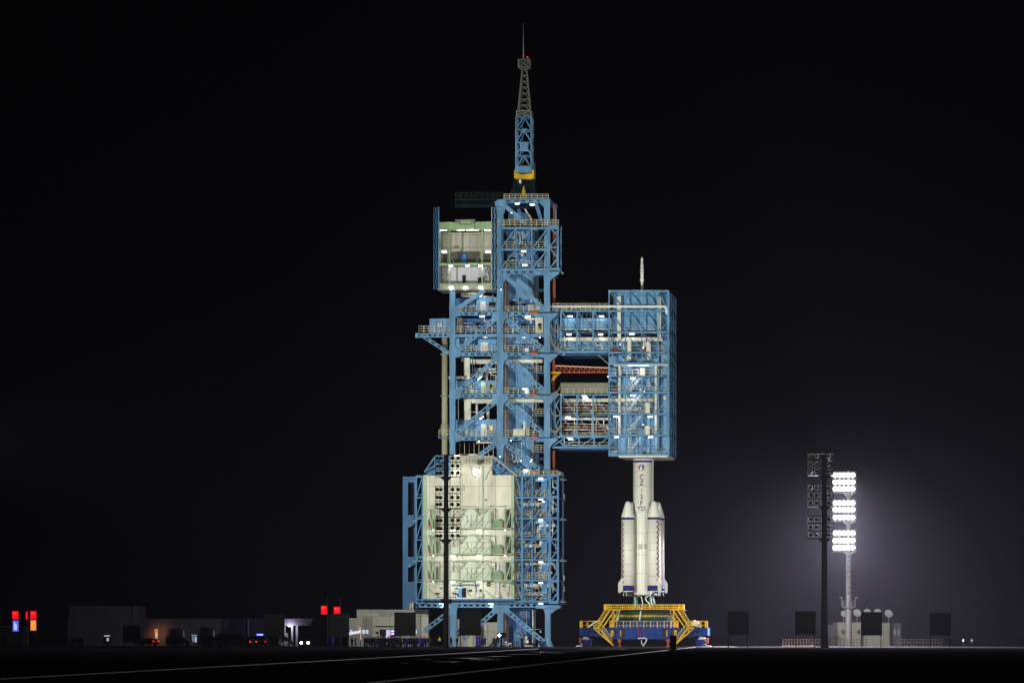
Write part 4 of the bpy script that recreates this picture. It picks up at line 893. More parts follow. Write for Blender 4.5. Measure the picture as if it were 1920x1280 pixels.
for k, (dx, dy) in enumerate(((-28.8, -19.9), (19.9, -28.8), (28.8, 19.9), (-19.9, 28.8))):
    bc = RC+Vector((dx*RS, dy*RS, 0)); od = Vector((dx, dy, 0)).normalized(); sd = Vector((-od.y, od.x, 0))
    m = M(); m.lathe(bc, [(BR*.93, rz(1109)), (BR+.02, rz(1107.5))], 32); m.cur = 1; m.lathe(bc, [(BR+.02, rz(1107.5)), (BR+.02, rz(1097.5))], 32); m.cur = 0
    m.lathe(bc, [(BR, rz(1097.5)), (BR, rz(974.5))], 32); m.cur = 1; m.lathe(bc, [(BR+.004, rz(974.5)), (BR+.004, rz(970.5))], 32); m.cur = 0
    m.lathe(bc, [(BR, rz(970.5)), (BR, rz(967.5)), (BR*.62, rz(952)), (BR*.44, rz(944.5)), (BR*.36, rz(942)), (BR*.22, rz(940.4)), (.01, rz(939.8))], 32)
    b = m.ob('booster', [ROCKET, NAVY], rk)
    m = M(); m.lathe(bc, [(.62, rz(1117.5)), (.42, rz(1113)), (.25, rz(1109))], 20); m.ob('engine_nozzle', ENGINE, b)
    m = M(); th = .11
    pf = [(BR-.05, 1084), (BR+.12, 1083), (BR+.86, 1093), (BR+.86, 1109.5), (BR+.6, 1111.5), (BR-.02, 1106)]
    pf = [bc+od*x-sd*th+Vector((0, 0, rz(y))) for x, y in pf]; m.prism(pf, sd*2*th); m.ob('fin', ROCKET, b)
    m = M(); a0 = math.atan2(od.x, -od.y); t0 = .30/BR
    for i in range(24):
        for j in (0, 1):
            if (i+j) % 2 == 0:
                y = 976+i*4.9; c0, c1 = (-.26, 0) if j == 0 else (0, .26)
                m.add(oncyl([(c0, 0, 0), (c1, 0, 0), (c1, 4.9*RS, 0), (c0, 4.9*RS, 0)], bc, BR+.01, a0, rz(y+4.9)), [(0, 1, 2, 3)])
    m.ob('checked_stripe', mat('dark_red_stripe', (.20, .01, .012), .5, var=0), b)
    for y in (999, 1018, 1032, 1058, 1080): m = M(); m.lathe(bc, [(BR+.002, rz(y)), (BR+.005, rz(y)+.025), (BR+.002, rz(y)+.05)], 32); m.ob('panel_joint', SEAM, b)
    for zy in (970, 1100):
        m = M(); d_ = Vector((dx, dy, 0)).normalized(); m.tube([RC+d_*(r-.1)+Vector((0, 0, rz(zy))), bc-d_*(BR-.1)+Vector((0, 0, rz(zy)))], .09, 6); m.ob('strut', WHITE, b)
    if k < 3:
        for s_ in (-.5, .35):
            m = M(); q = bc+sd*s_+od*.6; m.tube([q+Vector((0, 0, rz(1108))), q+Vector((.08, 0, rz(1112))), q+Vector((.26*(1 if k else -1)*.4+.12, -.1, rz(1116.5)))], .06, 6); m.ob('drain_pipe', WHITE, b)
for dx, dy in ((-.8, -.8), (.8, -.8), (.8, .8), (-.8, .8)):
    m = M(); m.lathe(RC+Vector((dx, dy, 0)), [(.6, rz(1119.5)), (.4, rz(1115)), (.3, rz(1112))], 18); m.ob('engine_nozzle', ENGINE, core)

# ================================================================ mobile launch platform
class PF(Frame): pass
Pf = Frame(4, 1207, 0.0)
Pf.X0, Pf.Y0 = RC.x+.12-7.5*0, RC.y      # centred under the rocket
def plift(px): return px
FV = -9.0                                   # depth of the front face
pl = thing('mobile_launch_platform', (RC.x, RC.y, 0), 'deep blue wheeled launch platform with a green drum, yellow railings and twin stairs', 'launch platform')
def mir(px): return 2*1207-px
m = M()
prof = [(1087, 1176), (1087, 1191), (1110, 1191), (1146, 1197.5), (mir(1146), 1197.5), (mir(1110), 1191), (mir(1087), 1191), (mir(1087), 1176)]
m.prism([Pf.pt(x, y, FV) for x, y in prof], Pf.vx()*18); body = m.ob('chassis', PBLUE, pl)
for s_ in (0, 1):
    X = (lambda x: mir(x)) if s_ else (lambda x: x)
    def bxm(m, x0, y0, x1, y1, v0, v1): a, b = sorted((X(x0), X(x1))); m.bx(a, y0, b, y1, v0, v1, Pf)
    for x0, y0, x1, y1 in ((1103, 1180, 1108, 1186.5), (1113.5, 1180, 1119, 1186.5)):
        m = M(); bxm(m, x0, y0, x1, y1, FV-.04, FV+.1); m.ob('hatch', DARK, body)
    for x0, x1 in ((1144.5, 1156), (1162, 1172.5)):
        m = M(); bxm(m, x0, 1180, x1, 1192.5, FV-.04, FV+.1); wd = m.ob('window', DARK, body)
        m = M(); bxm(m, x0+.5, 1181, x0+(6 if x0 < 1150 else 3), 1192, FV-.08, FV-.02); m.ob('yellow_panel', YEL, wd)
        m = M(); [bxm(m, x0+.5, 1183+j*3, x1-.5, 1183.6+j*3, FV-.1, FV-.05) for j in range(3)]; m.ob('grille', mat('brown_vent', (0, 0, 0)), wd)
    # rail posts and corner boxes
    m = M(); bxm(m, 1087, 1163.5, 1092.5, 1176, FV, FV+.6); bxm(m, 1099, 1163.5, 1101, 1176, FV, FV+.3); bxm(m, 1087, 1163, 1124, 1164.3, FV, FV+.15); bxm(m, 1092, 1171, 1124, 1172, FV, FV+.12); bxm(m, 1101, 1166, 1104, 1173, FV+.1, FV+.3)
    m.ob('corner_railing', YEL, pl)
    m = M(); ys_, xs_ = (1176, 1143), (1124, 1151)
    for dv in (0, 1.1):
        m.pb(X(1122), 1176, X(1143), 1143.5, FV-1.6+dv, .2, F=Pf); m.pb(X(1130), 1176, X(1152), 1143.5, FV-1.6+dv, .2, F=Pf); m.pb(X(1119), 1167, X(1141), 1132, FV-1.6+dv, .1, F=Pf)
    for i in range(11):
        A_ = Pf.pt(X(1124+i*2.15), 1173-i*3.0, FV-1.6); m.bar(A_, A_+Pf.vx()*1.1, .28, .06, (0, 0, 1)); m.pb(X(1123+i*2), 1173-i*3.1, X(1121.5+i*2), 1164-i*3.1, FV-1.6, .07, F=Pf)
    m.pb(X(1151), 1143, X(1151), 1164, FV-1.2, .22, F=Pf); m.pb(X(1142), 1143, X(1157), 1143, FV-1.2, .2, F=Pf); m.pb(X(1144), 1154, X(1151), 1163, FV-1.2, .14, F=Pf); m.pb(X(1151), 1164, X(1158), 1143, FV-1.2, .1, F=Pf); m.pb(X(1144), 1163.5, X(1156), 1163.5, FV-1.2, .22, F=Pf)
    m.prism([Pf.pt(X(x), y, FV-.3) for x, y in ((1146, 1164), (1152, 1164), (1152, 1175), (1142, 1175))], Pf.vx()*.1)
    m.ob('upper_stair', YEL, pl)
    m = M()
    m.pb(X(1113), 1177, X(1124), 1177, FV-1.6, .22, 1.2, F=Pf); m.pb(X(1124), 1177, X(1150), 1209.5, FV-1.6, .22, F=Pf); m.pb(X(1113.5), 1177, X(1150), 1209.5, FV-1.62, .2, F=Pf); m.pb(X(1124), 1177, X(1150), 1209.5, FV-.6, .22, F=Pf)
    m.pb(X(1123), 1177, X(1123), 1186, FV-1.6, .16, F=Pf); m.pb(X(1132), 1187, X(1132), 1193, FV-1.6, .14, F=Pf)
    for i in range(10): A_ = Pf.pt(X(1126+i*2.4), 1180-0+i*3.0, FV-1.6); m.bar(A_, A_+Pf.vx()*1, .24, .05, (0, 0, 1))
    m.ob('lower_stair', YEL, pl)
    m = M(); m.pb(X(1126), 1167, X(1147), 1194, FV-1.6, .09, F=Pf); m.pb(X(1113), 1163.5, X(1128), 1163.5, FV-1.6, .09, F=Pf)
    for i in range(8): m.pb(X(1127+i*2.9), 1181+i*3.6, X(1127+i*2.9), 1169+i*3.6, FV-1.6, .07, F=Pf)
    for i in range(7): m.pb(X(1113+i*2), 1163.5, X(1113+i*2), 1177, FV-1.6, .07, F=Pf)
    m.ob('stair_handrail', mat('dull_yellow_rail', (.45, .36, .10)), pl)
    # supports
    m = M(); bxm(m, 1092, 1199.5, 1106, 1203, FV+.2, FV+3); bxm(m, 1096, 1203, 1103, 1210, FV+.4, FV+2.6); bxm(m, 1094, 1191, 1106, 1199.5, FV+.8, FV+2.5); bxm(m, 1105, 1200, 1107, 1209, FV+1, FV+1.4); leg = m.ob('corner_support', PBLUE, pl)
    m = M(); c_ = Pf.pt(X(1097.5), 1196.5, FV-.1); m.tube([c_+Vector((-.55, 0, -.1)), c_+Vector((-.2, -.1, .1)), c_+Vector((.3, 0, .05)), c_+Vector((.6, .05, -.1))], [.14, .26, .24, .12], 9); m.ob('white_bundle', WHITE, leg)
    m = M(); bxm(m, 1085.5, 1195, 1090, 1203, FV-.1, FV+.8); bxm(m, 1086.5, 1203, 1089, 1206, FV, FV+.6); m.ob('orange_buffer', ORANGE, leg)
    m = M(); m.tube([Pf.pt(X(1089), 1210.5, FV-.4), Pf.pt(X(1091), 1205, FV-.2), Pf.pt(X(1093), 1208, FV-.4)], .06, 6); m.tube([Pf.pt(X(1080), 1211.2, FV-.6), Pf.pt(X(1086), 1209.5, FV-.6), Pf.pt(X(1092), 1210.9, FV-.6)], .09, 6); m.ob('white_hose', WHITE, leg)
    m = M(); c_ = Pf.pt(X(1161.5), 1212, FV+.6); m.lathe((c_.x, c_.y, 0), [(.38, .02), (.34, .12), (.12, .42), (.12, .55), (.26, .75), (.40, 1.22), (.42, 1.40)], 12); m.ob('screw_jack', ORANGE, pl)
    m = M(); bxm(m, 1105, 1196, 1110, 1211, FV+15, FV+17); bxm(m, 1150, 1196, 1156, 1211, FV+15, FV+17); m.ob('rear_support', PBLUE, pl)
m = M()
for i in range(11): x = 1143.5+i*12.75; m.bx(x-1, 1163.3, x+1, 1176, FV-.05, FV+.2, Pf)
m.ob('rail_post', YEL, pl)
m = M(); [m.pb(1143+i*6.35, 1164, 1143+i*6.35, 1176, FV+.05, .07, F=Pf) for i in range(21)]; [m.pb(1142, y, 1272, y, FV+.05, .08, F=Pf) for y in (1164, 1172)]; m.ob('front_railing', mat('grey_blue_rail', (.30, .34, .42)), pl)
m = M(); m.bx(1146, 1166, 1268, 1176, FV+2.2, FV+2.4, Pf); m.ob('inner_coaming', PBLUE, pl)
# drum
dc = Pf.uv(0, 0, 0); DRr = 5.15; dcx = Pf.pt(1204, 1150, 0); dc = Vector((dcx.x, dcx.y, 0))
m = M(); z0, z1 = H+(HOR-1166)*RS, H+(HOR-1142.5)*RS
m.lathe(dc, [(DRr, z0), (DRr, z0+.9), (DRr+.02, z0+1.0), (DRr+.02, H+(HOR-1156.5)*RS)], 40); m.cur = 1; m.lathe(dc, [(DRr+.1, H+(HOR-1156.5)*RS), (DRr+.1, H+(HOR-1152.2)*RS)], 40); m.cur = 0
m.lathe(dc, [(DRr+.02, H+(HOR-1152.2)*RS), (DRr+.02, z1), (.1, z1+.01)], 40); m.ob('drum', [DGREEN, YEL], pl)
for x0, x1, y0 in ((1184, 1188, 1158), (1194.5, 1200, 1158), (1213, 1216, 1145)): m = M(); m.bx(x0, y0, x1, y0+4, -5.2, -4.9, Pf); m.ob('drum_hatch', DARK, pl)
# top deck and its railing
m = M(); m.bx(1135, 1142.2, 1283, 1143.6, FV+1.6, FV+16, Pf); m.ob('top_deck', PBLUE, pl)
m = M()
for i in range(42): x = 1136+i*3.5; m.pb(x, 1132.8, x, 1142.2, FV+1.6, .17 if i % 3 == 0 else .09, F=Pf)
for y in (1133, 1137.5, 1141): m.pb(1132, y, 1283, y, FV+1.6, .14, F=Pf)
m.bx(1132, 1132.4, 1136, 1142.4, FV+1.5, FV+3, Pf); m.bx(1279, 1132.4, 1283, 1142.4, FV+1.5, FV+3, Pf); m.ob('top_railing', YEL, pl)
for x0 in (1187, 1216):
    m = M(); m.prism([Pf.pt(x, y, -1.5) for x, y in ((x0+1.5, 1118), (x0+8, 1118), (x0+10, 1142.5), (x0-1, 1142.5))], Pf.vx()*1.4); m.ob('launch_stand', mat('green_stand_paint', (.03, .16, .10), .5), pl)
for pts, r_ in ((((1189, 1118), (1192, 1127), (1190, 1134), (1188, 1142)), .07), (((1216, 1117), (1210, 1119), (1212, 1126), (1218, 1131), (1219, 1142)), .08), (((1220, 1115), (1221, 1128), (1223, 1134), (1229, 1133)), .07), (((1224, 1117), (1226, 1124), (1228, 1131)), .07), (((1202, 1117), (1205, 1130), (1203, 1138)), .06), (((1203, 1138), (1201, 1148), (1199, 1162)), .12)):
    pipe(pts, r_, -6 if pts[0][1] > 1130 else -2.5, 'cable', WHITE, pl, Pf)
for j in range(4): pipe(((1161+j*.6, 1143), (1160-j*.5, 1152), (1155+j*1.6, 1163)), .07, -7.6, 'cable', WHITE, pl, Pf)
pipe(((1196, 1196.5), (1204, 1195.2), (1213, 1196.5)), .1, FV-.15, 'cable', WHITE, pl, Pf); pipe(((1213, 1196.5), (1211, 1203), (1207, 1208), (1206, 1211)), .1, FV-.2, 'cable', WHITE, pl, Pf); pipe(((1203, 1199), (1203, 1205), (1205, 1209)), .07, FV-.2, 'cable', WHITE, pl, Pf)
m = M(); c_ = Pf.pt(1308, 1172, FV+.4); m.tube([Pf.pt(1299, 1166, FV+.3), Pf.pt(1306, 1169, FV+.2), Pf.pt(1315, 1175, FV+.1)], [.45, .55, .1], 10); m.ob('plastic_sheet', WHITE, pl)
pipe(((1101, 1175.5), (1108, 1172), (1114, 1166), (1122, 1163)), .13, FV-.2, 'white_hose', WHITE, pl, Pf)
# the number 1 in a ring, and the red stroke
m = M(); n = 24
cc = Pf.pt(1207, 1186.2, FV-.012); ux = Vector((Pf.c, -Pf.s, 0)); uz = Vector((0, 0, 1))
for i in range(n):
    a, b = 2*PI*i/n, 2*PI*(i+1)/n
    m.add([cc+(ux*math.cos(t)+uz*math.sin(t))*q for t, q in ((a, .56), (b, .56), (b, .62), (a, .62))], [(0, 1, 2, 3)])
REDL = mat('dark_red_mark', (.25, .01, .03), .5, var=0)
m.ob('number_ring', REDL, body)
vs, fs = text_mesh('1', .95); m = M(); m.add([cc+ux*x+uz*y for x, y, z in vs], fs); m.ob('number_one', REDL, body)
m = M(); m.bx(1197, 1174, 1198, 1196, FV-.05, FV-.01, Pf); m.ob('red_stroke', REDL, body)
# ================================================================ floodlight towers
def gx(px, Y): return (px-960)/FPX*(D+Y)
def gz(py, Y): return H+(HOR-py)/FPX*(D+Y)
RIM = mat('pale_lamp_rim', (.75, .76, .5), .3, metal=.0, var=0)
def flood(px, Y, ytop, hl, hr, wtop, wbase, lamps, rows, label, lit=False, flare=1136):
    X = gx(px, Y); s = (D+Y)/FPX; mt = mat('grey_galvanised_pole', (.40, .38, .38), .4, metal=.2) if lit else BLACK  # unlit towers take black, so their silhouette is put into the paint
    root = thing('floodlight_tower', (X, Y, 0), label, 'floodlight tower', 'floodlight towers round the pad')
    m = M(); m.lathe((X, Y, 0), [(wbase*s*.75, 0), (wbase*s*.56, .4), (wbase*s*.5, gz(flare, Y)), (wbase*s*.46, gz(flare-4, Y)), (wtop*s*.5, gz(ytop, Y)), (wtop*s*.3, gz(ytop-1.5, Y))], 20); pole = m.ob('pole', mt, root)
    fy = Y+(-.9 if lit else .9)                      # lamps hang on the side that faces the pad
    for gi, g_ in enumerate(rows):
        m = M(); x0, x1 = X-hl*s, X+hr*s
        for y in (g_[0]-6, (g_[0]+g_[1])/2, (g_[1]+g_[2])/2, g_[2]+7):
            m.bar((x0, fy, gz(y, Y)), (x1, fy, gz(y, Y)), .12); 
        for k in range(7):
            xx = x0+(x1-x0)*k/6; m.bar((xx, fy, gz(g_[0]-6, Y)), (xx, fy, gz(g_[2]+7, Y)), .06 if k % 6 else .08)
        zf = gz(g_[2]+7, Y); m.wbx(x0, x1, min(Y, fy)-.3, max(Y, fy)+.3, zf-.06, zf)
        m.prism([(X-1.1, Y-.05, zf), (X+1.1, Y-.05, zf), (X+.3, Y-.05, zf-.7), (X-.3, Y-.05, zf-.7)], (0, .1, 0))
        rack = m.ob('lamp_rack', mt, root)
        for y in g_:
            for lx in lamps:
                c = Vector((gx(lx, Y), fy, gz(y, Y))); d = Vector((random.uniform(-.25, .25)-(.25 if lit else X*.004), -1 if lit else 1, random.uniform(0, .35))).normalized()
                if lit: d = Vector((-.12, -1, .02)).normalized()
                R = .43 if lit else .30
                m = M(); m.tube([c-d*.30, c-d*.12, c+d*.22], [R*.45, R*.8, R], 14); m.cur = 1; m.tube([c+d*.221, c+d*.26], [R*1.06, R*1.06], 14)
                m.cur = 2; m.tube([c+d*.262, c+d*.285], [R*.9, R*.86], 14)
                lo = m.ob('floodlight', [mt if not lit else DUCTG, RIM, GLOW if lit else GLASS], root)
    return root, X, Y
rowsL = ((858, 873, 886), (917, 932, 945), (975, 990, 1004))
r1, _, _ = flood(836.5, -45, 853, 20, 27.5, 8, 11, (820, 826, 848, 858.5), rowsL, 'black floodlight tower with unlit round lamps standing in front of the cream platform')
m = M()
for x in (820, 853):
    c = Vector((gx(x, -45), -45, gz(1112, -45))); m.wbx(c.x-.35, c.x+.35, c.y-.2, c.y+.2, c.z-.12, c.z+.12); m.bar(c+Vector((.1, 0, 0)), Vector((c.x+.1, c.y, gz(1120, -45))), .08)
m.bar(Vector((gx(820, -45), -45, gz(1119, -45))), Vector((gx(853, -45), -45, gz(1119, -45))), .08); m.wbx(gx(826, -45), gx(847, -45), -45.4, -44.6, gz(1131, -45), gz(1122, -45)); m.ob('small_spotlights', BLACK, r1)
r2, _, _ = flood(1546, -45, 853, 31, 17, 9, 12, (1521, 1532, 1555), ((855.5, 869.5, 883.5), (913.5, 928, 942), (972.5, 987, 1002)), 'dark floodlight tower with round unlit lamps just left of the blazing one')
r3, LX, LY = flood(1591, 30, 884, 30, 13, 7.5, 12, (1565.5, 1573.5, 1581.5, 1590, 1598), ((891, 904, 916.5), (943, 955.5, 970), (999.5, 1013, 1026.5)), 'grey floodlight tower with its three blazing white lamp racks switched on', lit=True)
m = M(); s = (D+30)/FPX
zb0, zb1 = gz(1137, 30), gz(1126, 30)
m.lathe((LX, LY, 0), [(.55, zb0-.5), (1.25, zb0), (1.25, zb0+.1), (.6, zb0+.1)], 16)
for k in range(10): a = 2*PI*k/10; q = Vector((LX+1.25*math.cos(a), LY+1.25*math.sin(a), 0)); m.bar(q+Vector((0, 0, zb0)), q+Vector((0, 0, zb1)), .07)
for z in (zb1, (zb0+zb1)/2): 
    pts = [(LX+1.25*math.cos(2*PI*k/16), LY+1.25*math.sin(2*PI*k/16), z) for k in range(17)]; m.tube(pts, .05, 6)
for sx in (-1, 1): m.bar((LX+sx*1.2, LY-.2, zb1), (LX+sx*1.2, LY-.2, zb1+.5), .07); m.bar((LX+sx*1.0, LY-.3, zb1+.55), (LX+sx*1.6, LY-.3, zb1+.62), .18)
m.ob('service_basket', DUCTG, r3)
for ch, py in zip('大力协同勇于登攀', (1043, 1052.3, 1062, 1071.3, 1083, 1092.3, 1101.5, 1111)):
    vs, fs = text_mesh(ch, .62)
    if not vs: continue
    cx = sum(v.x for v in vs)/len(vs); cy = (max(v.y for v in vs)+min(v.y for v in vs))/2; cx = (max(v.x for v in vs)+min(v.x for v in vs))/2
    m = M(); m.add(oncyl([(v.x-cx, v.y-cy, 0) for v in vs], Vector((LX, LY, 0)), .475+.07*(py-1040)/80, 0, gz(py, 30)), fs); m.ob('painted_character', mat('dark_red_lettering', (.10, .02, .03), .6, var=0), r3)
for gy in (904, 956, 1013):
    lightobj('floodlight_glow', 'SPOT', (LX-.3, LY-1.6, gz(gy, 30)), (55, -2, 4), FLP, (.90, .85, 1), spot_size=math.radians(104), spot_blend=1, shadow_soft_size=.8)

# ================================================================ dark boards on legs, in a row before the pad
BT = 'black boards on thin legs in a row'
for x0, x1, y0, y1, lb in ((740, 779, 1148, 1191, 'black board on legs in front of the pale building'), (862, 901, 1142, 1190, 'black board on legs under the blue tower, right of the black lamp pole'),
        (1365, 1403, 1146, 1188, 'black board on legs in the gap right of the blue launch platform'), (1491, 1529, 1146, 1188, 'black board on legs just left of the two right floodlight poles'),
        (1615, 1653, 1147, 1190, 'black board on legs in front of the satellite dishes'), (1743, 1782, 1148, 1190, 'rightmost black board on legs, beyond the end of the low fence'),
        (618, 654, 1150, 1193, 'black board on legs beside the pale building, right of two red light boxes'), (496, 533, 1151, 1193, 'black board on legs between the dim long building and the canopy'),
        (231, 262, 1172, 1203, 'small leftmost black board on legs before the dim long building')):
    Y = -60; xa, xb = gx(x0, Y), gx(x1, Y)
    b = thing('dark_board', ((xa+xb)/2, Y, 0), lb, 'board', BT)
    m = M(); m.wbx(xa, xb, Y-.08, Y+.08, gz(y1, Y), gz(y0, Y)); pn = m.ob('panel', BLACK, b)
    m = M(); a_, z1_, z0_ = .12, gz(y0, Y), gz(y1, Y)
    m.wbx(xa-.06, xb+.06, Y-.14, Y-.082, z1_-a_, z1_+.05); m.wbx(xa-.06, xb+.06, Y-.14, Y-.082, z0_-.05, z0_+a_); m.wbx(xa-.06, xa+a_, Y-.138, Y-.082, z0_+a_, z1_-a_); m.wbx(xb-a_, xb+.06, Y-.138, Y-.082, z0_+a_, z1_-a_)
    m.ob('frame', BLACK, pn)
    for x in (xa+.1, xb-.1): m = M(); m.tube([(x, Y+.1, 0), (x, Y+.1, gz(y0, Y)-.3)], .06, 8); m.ob('leg', BLACK, b)

# ================================================================ buildings round the pad
LWIN = mat('lit_cool_window', (.5, .6, .7), var=0, emis=(.62, .78, 1), es=.55)
LWIN2 = mat('lit_lilac_window', (.5, .5, .7), var=0, emis=(.62, .60, 1), es=.55)
LBLUE = mat('lit_blue_sign', (.1, .1, .6), var=0, emis=(.04, .09, 1), es=.5)
LWHITE = mat('lit_sign_lettering', (.8, .8, .8), var=0, emis=(.8, .85, 1), es=1.2)
DIMW = mat('shade_dark_lilac_render', (.085, .078, .10), .8, var=.25)  # wall colour sunk so the floodlit building still reads as unlit
def gb(m, x0, y0, x1, y1, Y0, Y1): return m.wbx(gx(x0, Y0), gx(x1, Y0), Y0, Y1, max(0, gz(y1, Y0)), gz(y0, Y0))
def det(par, nm, mt, x0, y0, x1, y1, Y, th=.1):
    m = M(); gb(m, x0, y0, x1, y1, Y-th, Y+.03); return m.ob(nm, mt, par)
bd = thing('pad_building', (gx(730, 14), 14, 0), 'pale flat-roofed building with stepped front and lit doorway left of the tower', 'building')
m = M(); gb(m, 669, 1143, 803, 1213, 14, 24); gb(m, 654, 1158, 668.9, 1213, 14, 24); gb(m, 699, 1155, 742, 1213, 11, 13.9); wl = m.ob('wall', STONE, bd)
m = M(); gb(m, 668, 1142.2, 804, 1143.6, 13.8, 24.2); m.ob('roof_edge', DUCTG, bd)
m = M(); gb(m, 703, 1172.6, 742, 1173.8, 10, 11); m.ob('door_canopy', DARK, bd)
d0 = det(bd, 'doorway', DARK, 712, 1179, 741, 1212, 11); det(d0, 'glass_door', LWIN2, 724, 1180, 732, 1206, 10.9); s0 = det(d0, 'notice_sign', LBLUE, 732.6, 1180, 740, 1190, 10.88)
for i in range(3):
    for y in (1181, 1186): m = M(); m.wbx(gx(734+i*1.7, 10.7), gx(735.2+i*1.7, 10.7), 10.68, 10.72, gz(y+2.6, 10.7), gz(y, 10.7)); m.ob('sign_character', LWHITE, s0)
for x0, x1, mt in ((679, 685, LWIN), (686, 691, LWIN), (656, 661, LWIN2), (778, 782, LWIN)):
    w_ = det(bd, 'window', DARK, x0-.6, 1178.6, x1+.6, 1188.6, 14); det(w_, 'pane', mt, x0, 1179.4, x1, 1187.6, 13.9)
m = M(); m.tube([(gx(788.5, 13.8), 13.8, 0), (gx(788.5, 13.8), 13.8, gz(1151, 13.8))], .07, 8); m.ob('downpipe', DUCTG, bd)
m = M(); m.prism([(gx(729, 10.6), 10.6, gz(1190.7, 10)), (gx(731.4, 10.6), 10.6, gz(1188.5, 10)), (gx(731.4, 10.6), 10.6, gz(1190, 10)), (gx(733.4, 10.6), 10.6, gz(1190, 10)), (gx(733.4, 10.6), 10.6, gz(1191.4, 10)), (gx(731.4, 10.6), 10.6, gz(1191.4, 10)), (gx(731.4, 10.6), 10.6, gz(1193, 10))], (0, .05, 0)); m.ob('red_arrow', mat('lit_red_sign', (.6, 0, 0), var=0, emis=(1, .02, .03), es=.8), d0)
m = M(); m.wbx(gx(704, 2), gx(710, 2), 1.9, 2.1, gz(1187.5, 2), gz(1184, 2)); m.wbx(gx(708.7, 2), gx(709.6, 2), 1.92, 2.08, 0, gz(1187.5, 2)); m.ob('signpost', BLACK, label='small dark signpost in front of the pale building doorway', cat='sign')

lb_ = thing('long_building', (gx(310, 60), 60, 0), 'long dim building with a two-storey left end and a few lit windows', 'building')
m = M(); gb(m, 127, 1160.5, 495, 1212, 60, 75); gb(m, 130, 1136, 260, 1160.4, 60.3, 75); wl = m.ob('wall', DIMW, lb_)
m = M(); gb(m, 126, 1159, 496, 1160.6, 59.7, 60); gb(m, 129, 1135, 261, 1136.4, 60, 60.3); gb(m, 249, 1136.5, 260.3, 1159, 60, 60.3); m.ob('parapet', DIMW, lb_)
for x0, y0, x1, y1, mt in ((359, 1189, 369, 1204, LWIN), (194, 1190, 207, 1207, LWIN2), (419, 1189, 428, 1200, mat('grey_window', (.12, .13, .14), .2)), (400, 1189, 411, 1204, DARK), (434, 1189, 450, 1200, mat('grey_window', (0, 0, 0)))):
    w_ = det(lb_, 'window', DARK, x0-1, y0-.8, x1+1, y1, 60)
    if mt is LWIN2: det(w_, 'lit_canopy', mat('warm_lit_panel', (.5, .5, .4), var=0, emis=(1, .9, .7), es=.35), x0+1, y0, x1-1, y0+2.4, 59.9); det(w_, 'pane', LWIN2, x0+6, y0+5, x1-3, y1-6, 59.9)
    elif mt is LWIN: det(w_, 'pane', mat('dim_cool_window', (.3, .4, .5), var=0, emis=(.3, .5, .65), es=.35), x0, y0, x1, y0+3, 59.9); det(w_, 'pane', mat('dim_cool_window', (0, 0, 0)), x0+1, y0+4.2, x0+4, y1-1, 59.9); det(w_, 'pane', LWIN, x0+6, y0+4.2, x1-.3, y1-1, 59.9)
    elif mt is not DARK: det(w_, 'pane', mt, x0, y0, x1, y1-.5, 59.9)
sh = det(lb_, 'shop_sign', LBLUE, 480, 1187, 495.6, 1191, 60, .3)
m = M(); Yd = 59.66; m.tube([(gx(483, Yd), Yd, gz(1189, Yd)-.12), (gx(483, Yd), Yd, gz(1189, Yd)+.12)], .1, 8); [m.wbx(gx(485.5+i*1.5, Yd), gx(486.6+i*1.5, Yd), Yd-.02, Yd+.02, gz(1190.2, Yd), gz(1188, Yd)) for i in range(5)]; m.ob('sign_characters', LWHITE, sh)
for x0, x1 in ((480.5, 485), (487, 495)): det(lb_, 'shop_window', mat('lit_blue_window', (.2, .3, .7), var=0, emis=(.25, .4, 1), es=.7), x0, 1192.5, x1, 1201.5, 60)
for x in (344.5, 401, 466): m = M(); m.wbx(gx(x-1.3, 59.5), gx(x+1.3, 59.5), 59.4, 59.65, 0, gz(1181 if x < 450 else 1160, 59.5)); m.ob('pilaster', mat('pale_pilaster', (.5, .48, .46), .7), lb_)
gate = det(lb_, 'shutter_door', mat('dusk_red_shutter', (.14, .08, .09), .7), 268, 1178, 289, 1211, 60); det(lb_, 'door_frame', mat('pale_pilaster', (0, 0, 0)), 289.6, 1178, 296, 1200, 60, .2)
orl = lightobj('porch_lamp_light', 'SPOT', (gx(296, 57.5), 57.6, gz(1186, 58)), (gx(303, 60), 60.5, gz(1192, 60)), 230, (1, .33, .10), spot_size=math.radians(140), spot_blend=.9, shadow_soft_size=.25)
m = M(); m.wbx(gx(291.5, 59.7), gx(294.5, 59.7), 59.5, 59.78, gz(1192, 59.7), gz(1187.5, 59.7)); m.ob('porch_lamp', mat('warm_lit_panel', (0, 0, 0)), lb_)
yd = thing('yard_building', (gx(10, 50), 50, 0), 'dim olive building cut by the left edge of the picture', 'building')
m = M(); gb(m, -60, 1174, 37, 1212, 50, 62); m.ob('wall', mat('shade_dark_olive_render', (.09, .09, .06), .8), yd); m = M(); gb(m, -61, 1173, 38, 1174.4, 49.8, 62.1); m.ob('roof_edge', DUCTG, yd); det(yd, 'door', DARK, 44-10, 1187, 36.5, 1212, 50); det(yd, 'door', DARK, 2, 1190, 12, 1212, 50)  # olive wall colour darkened as if the floods missed it
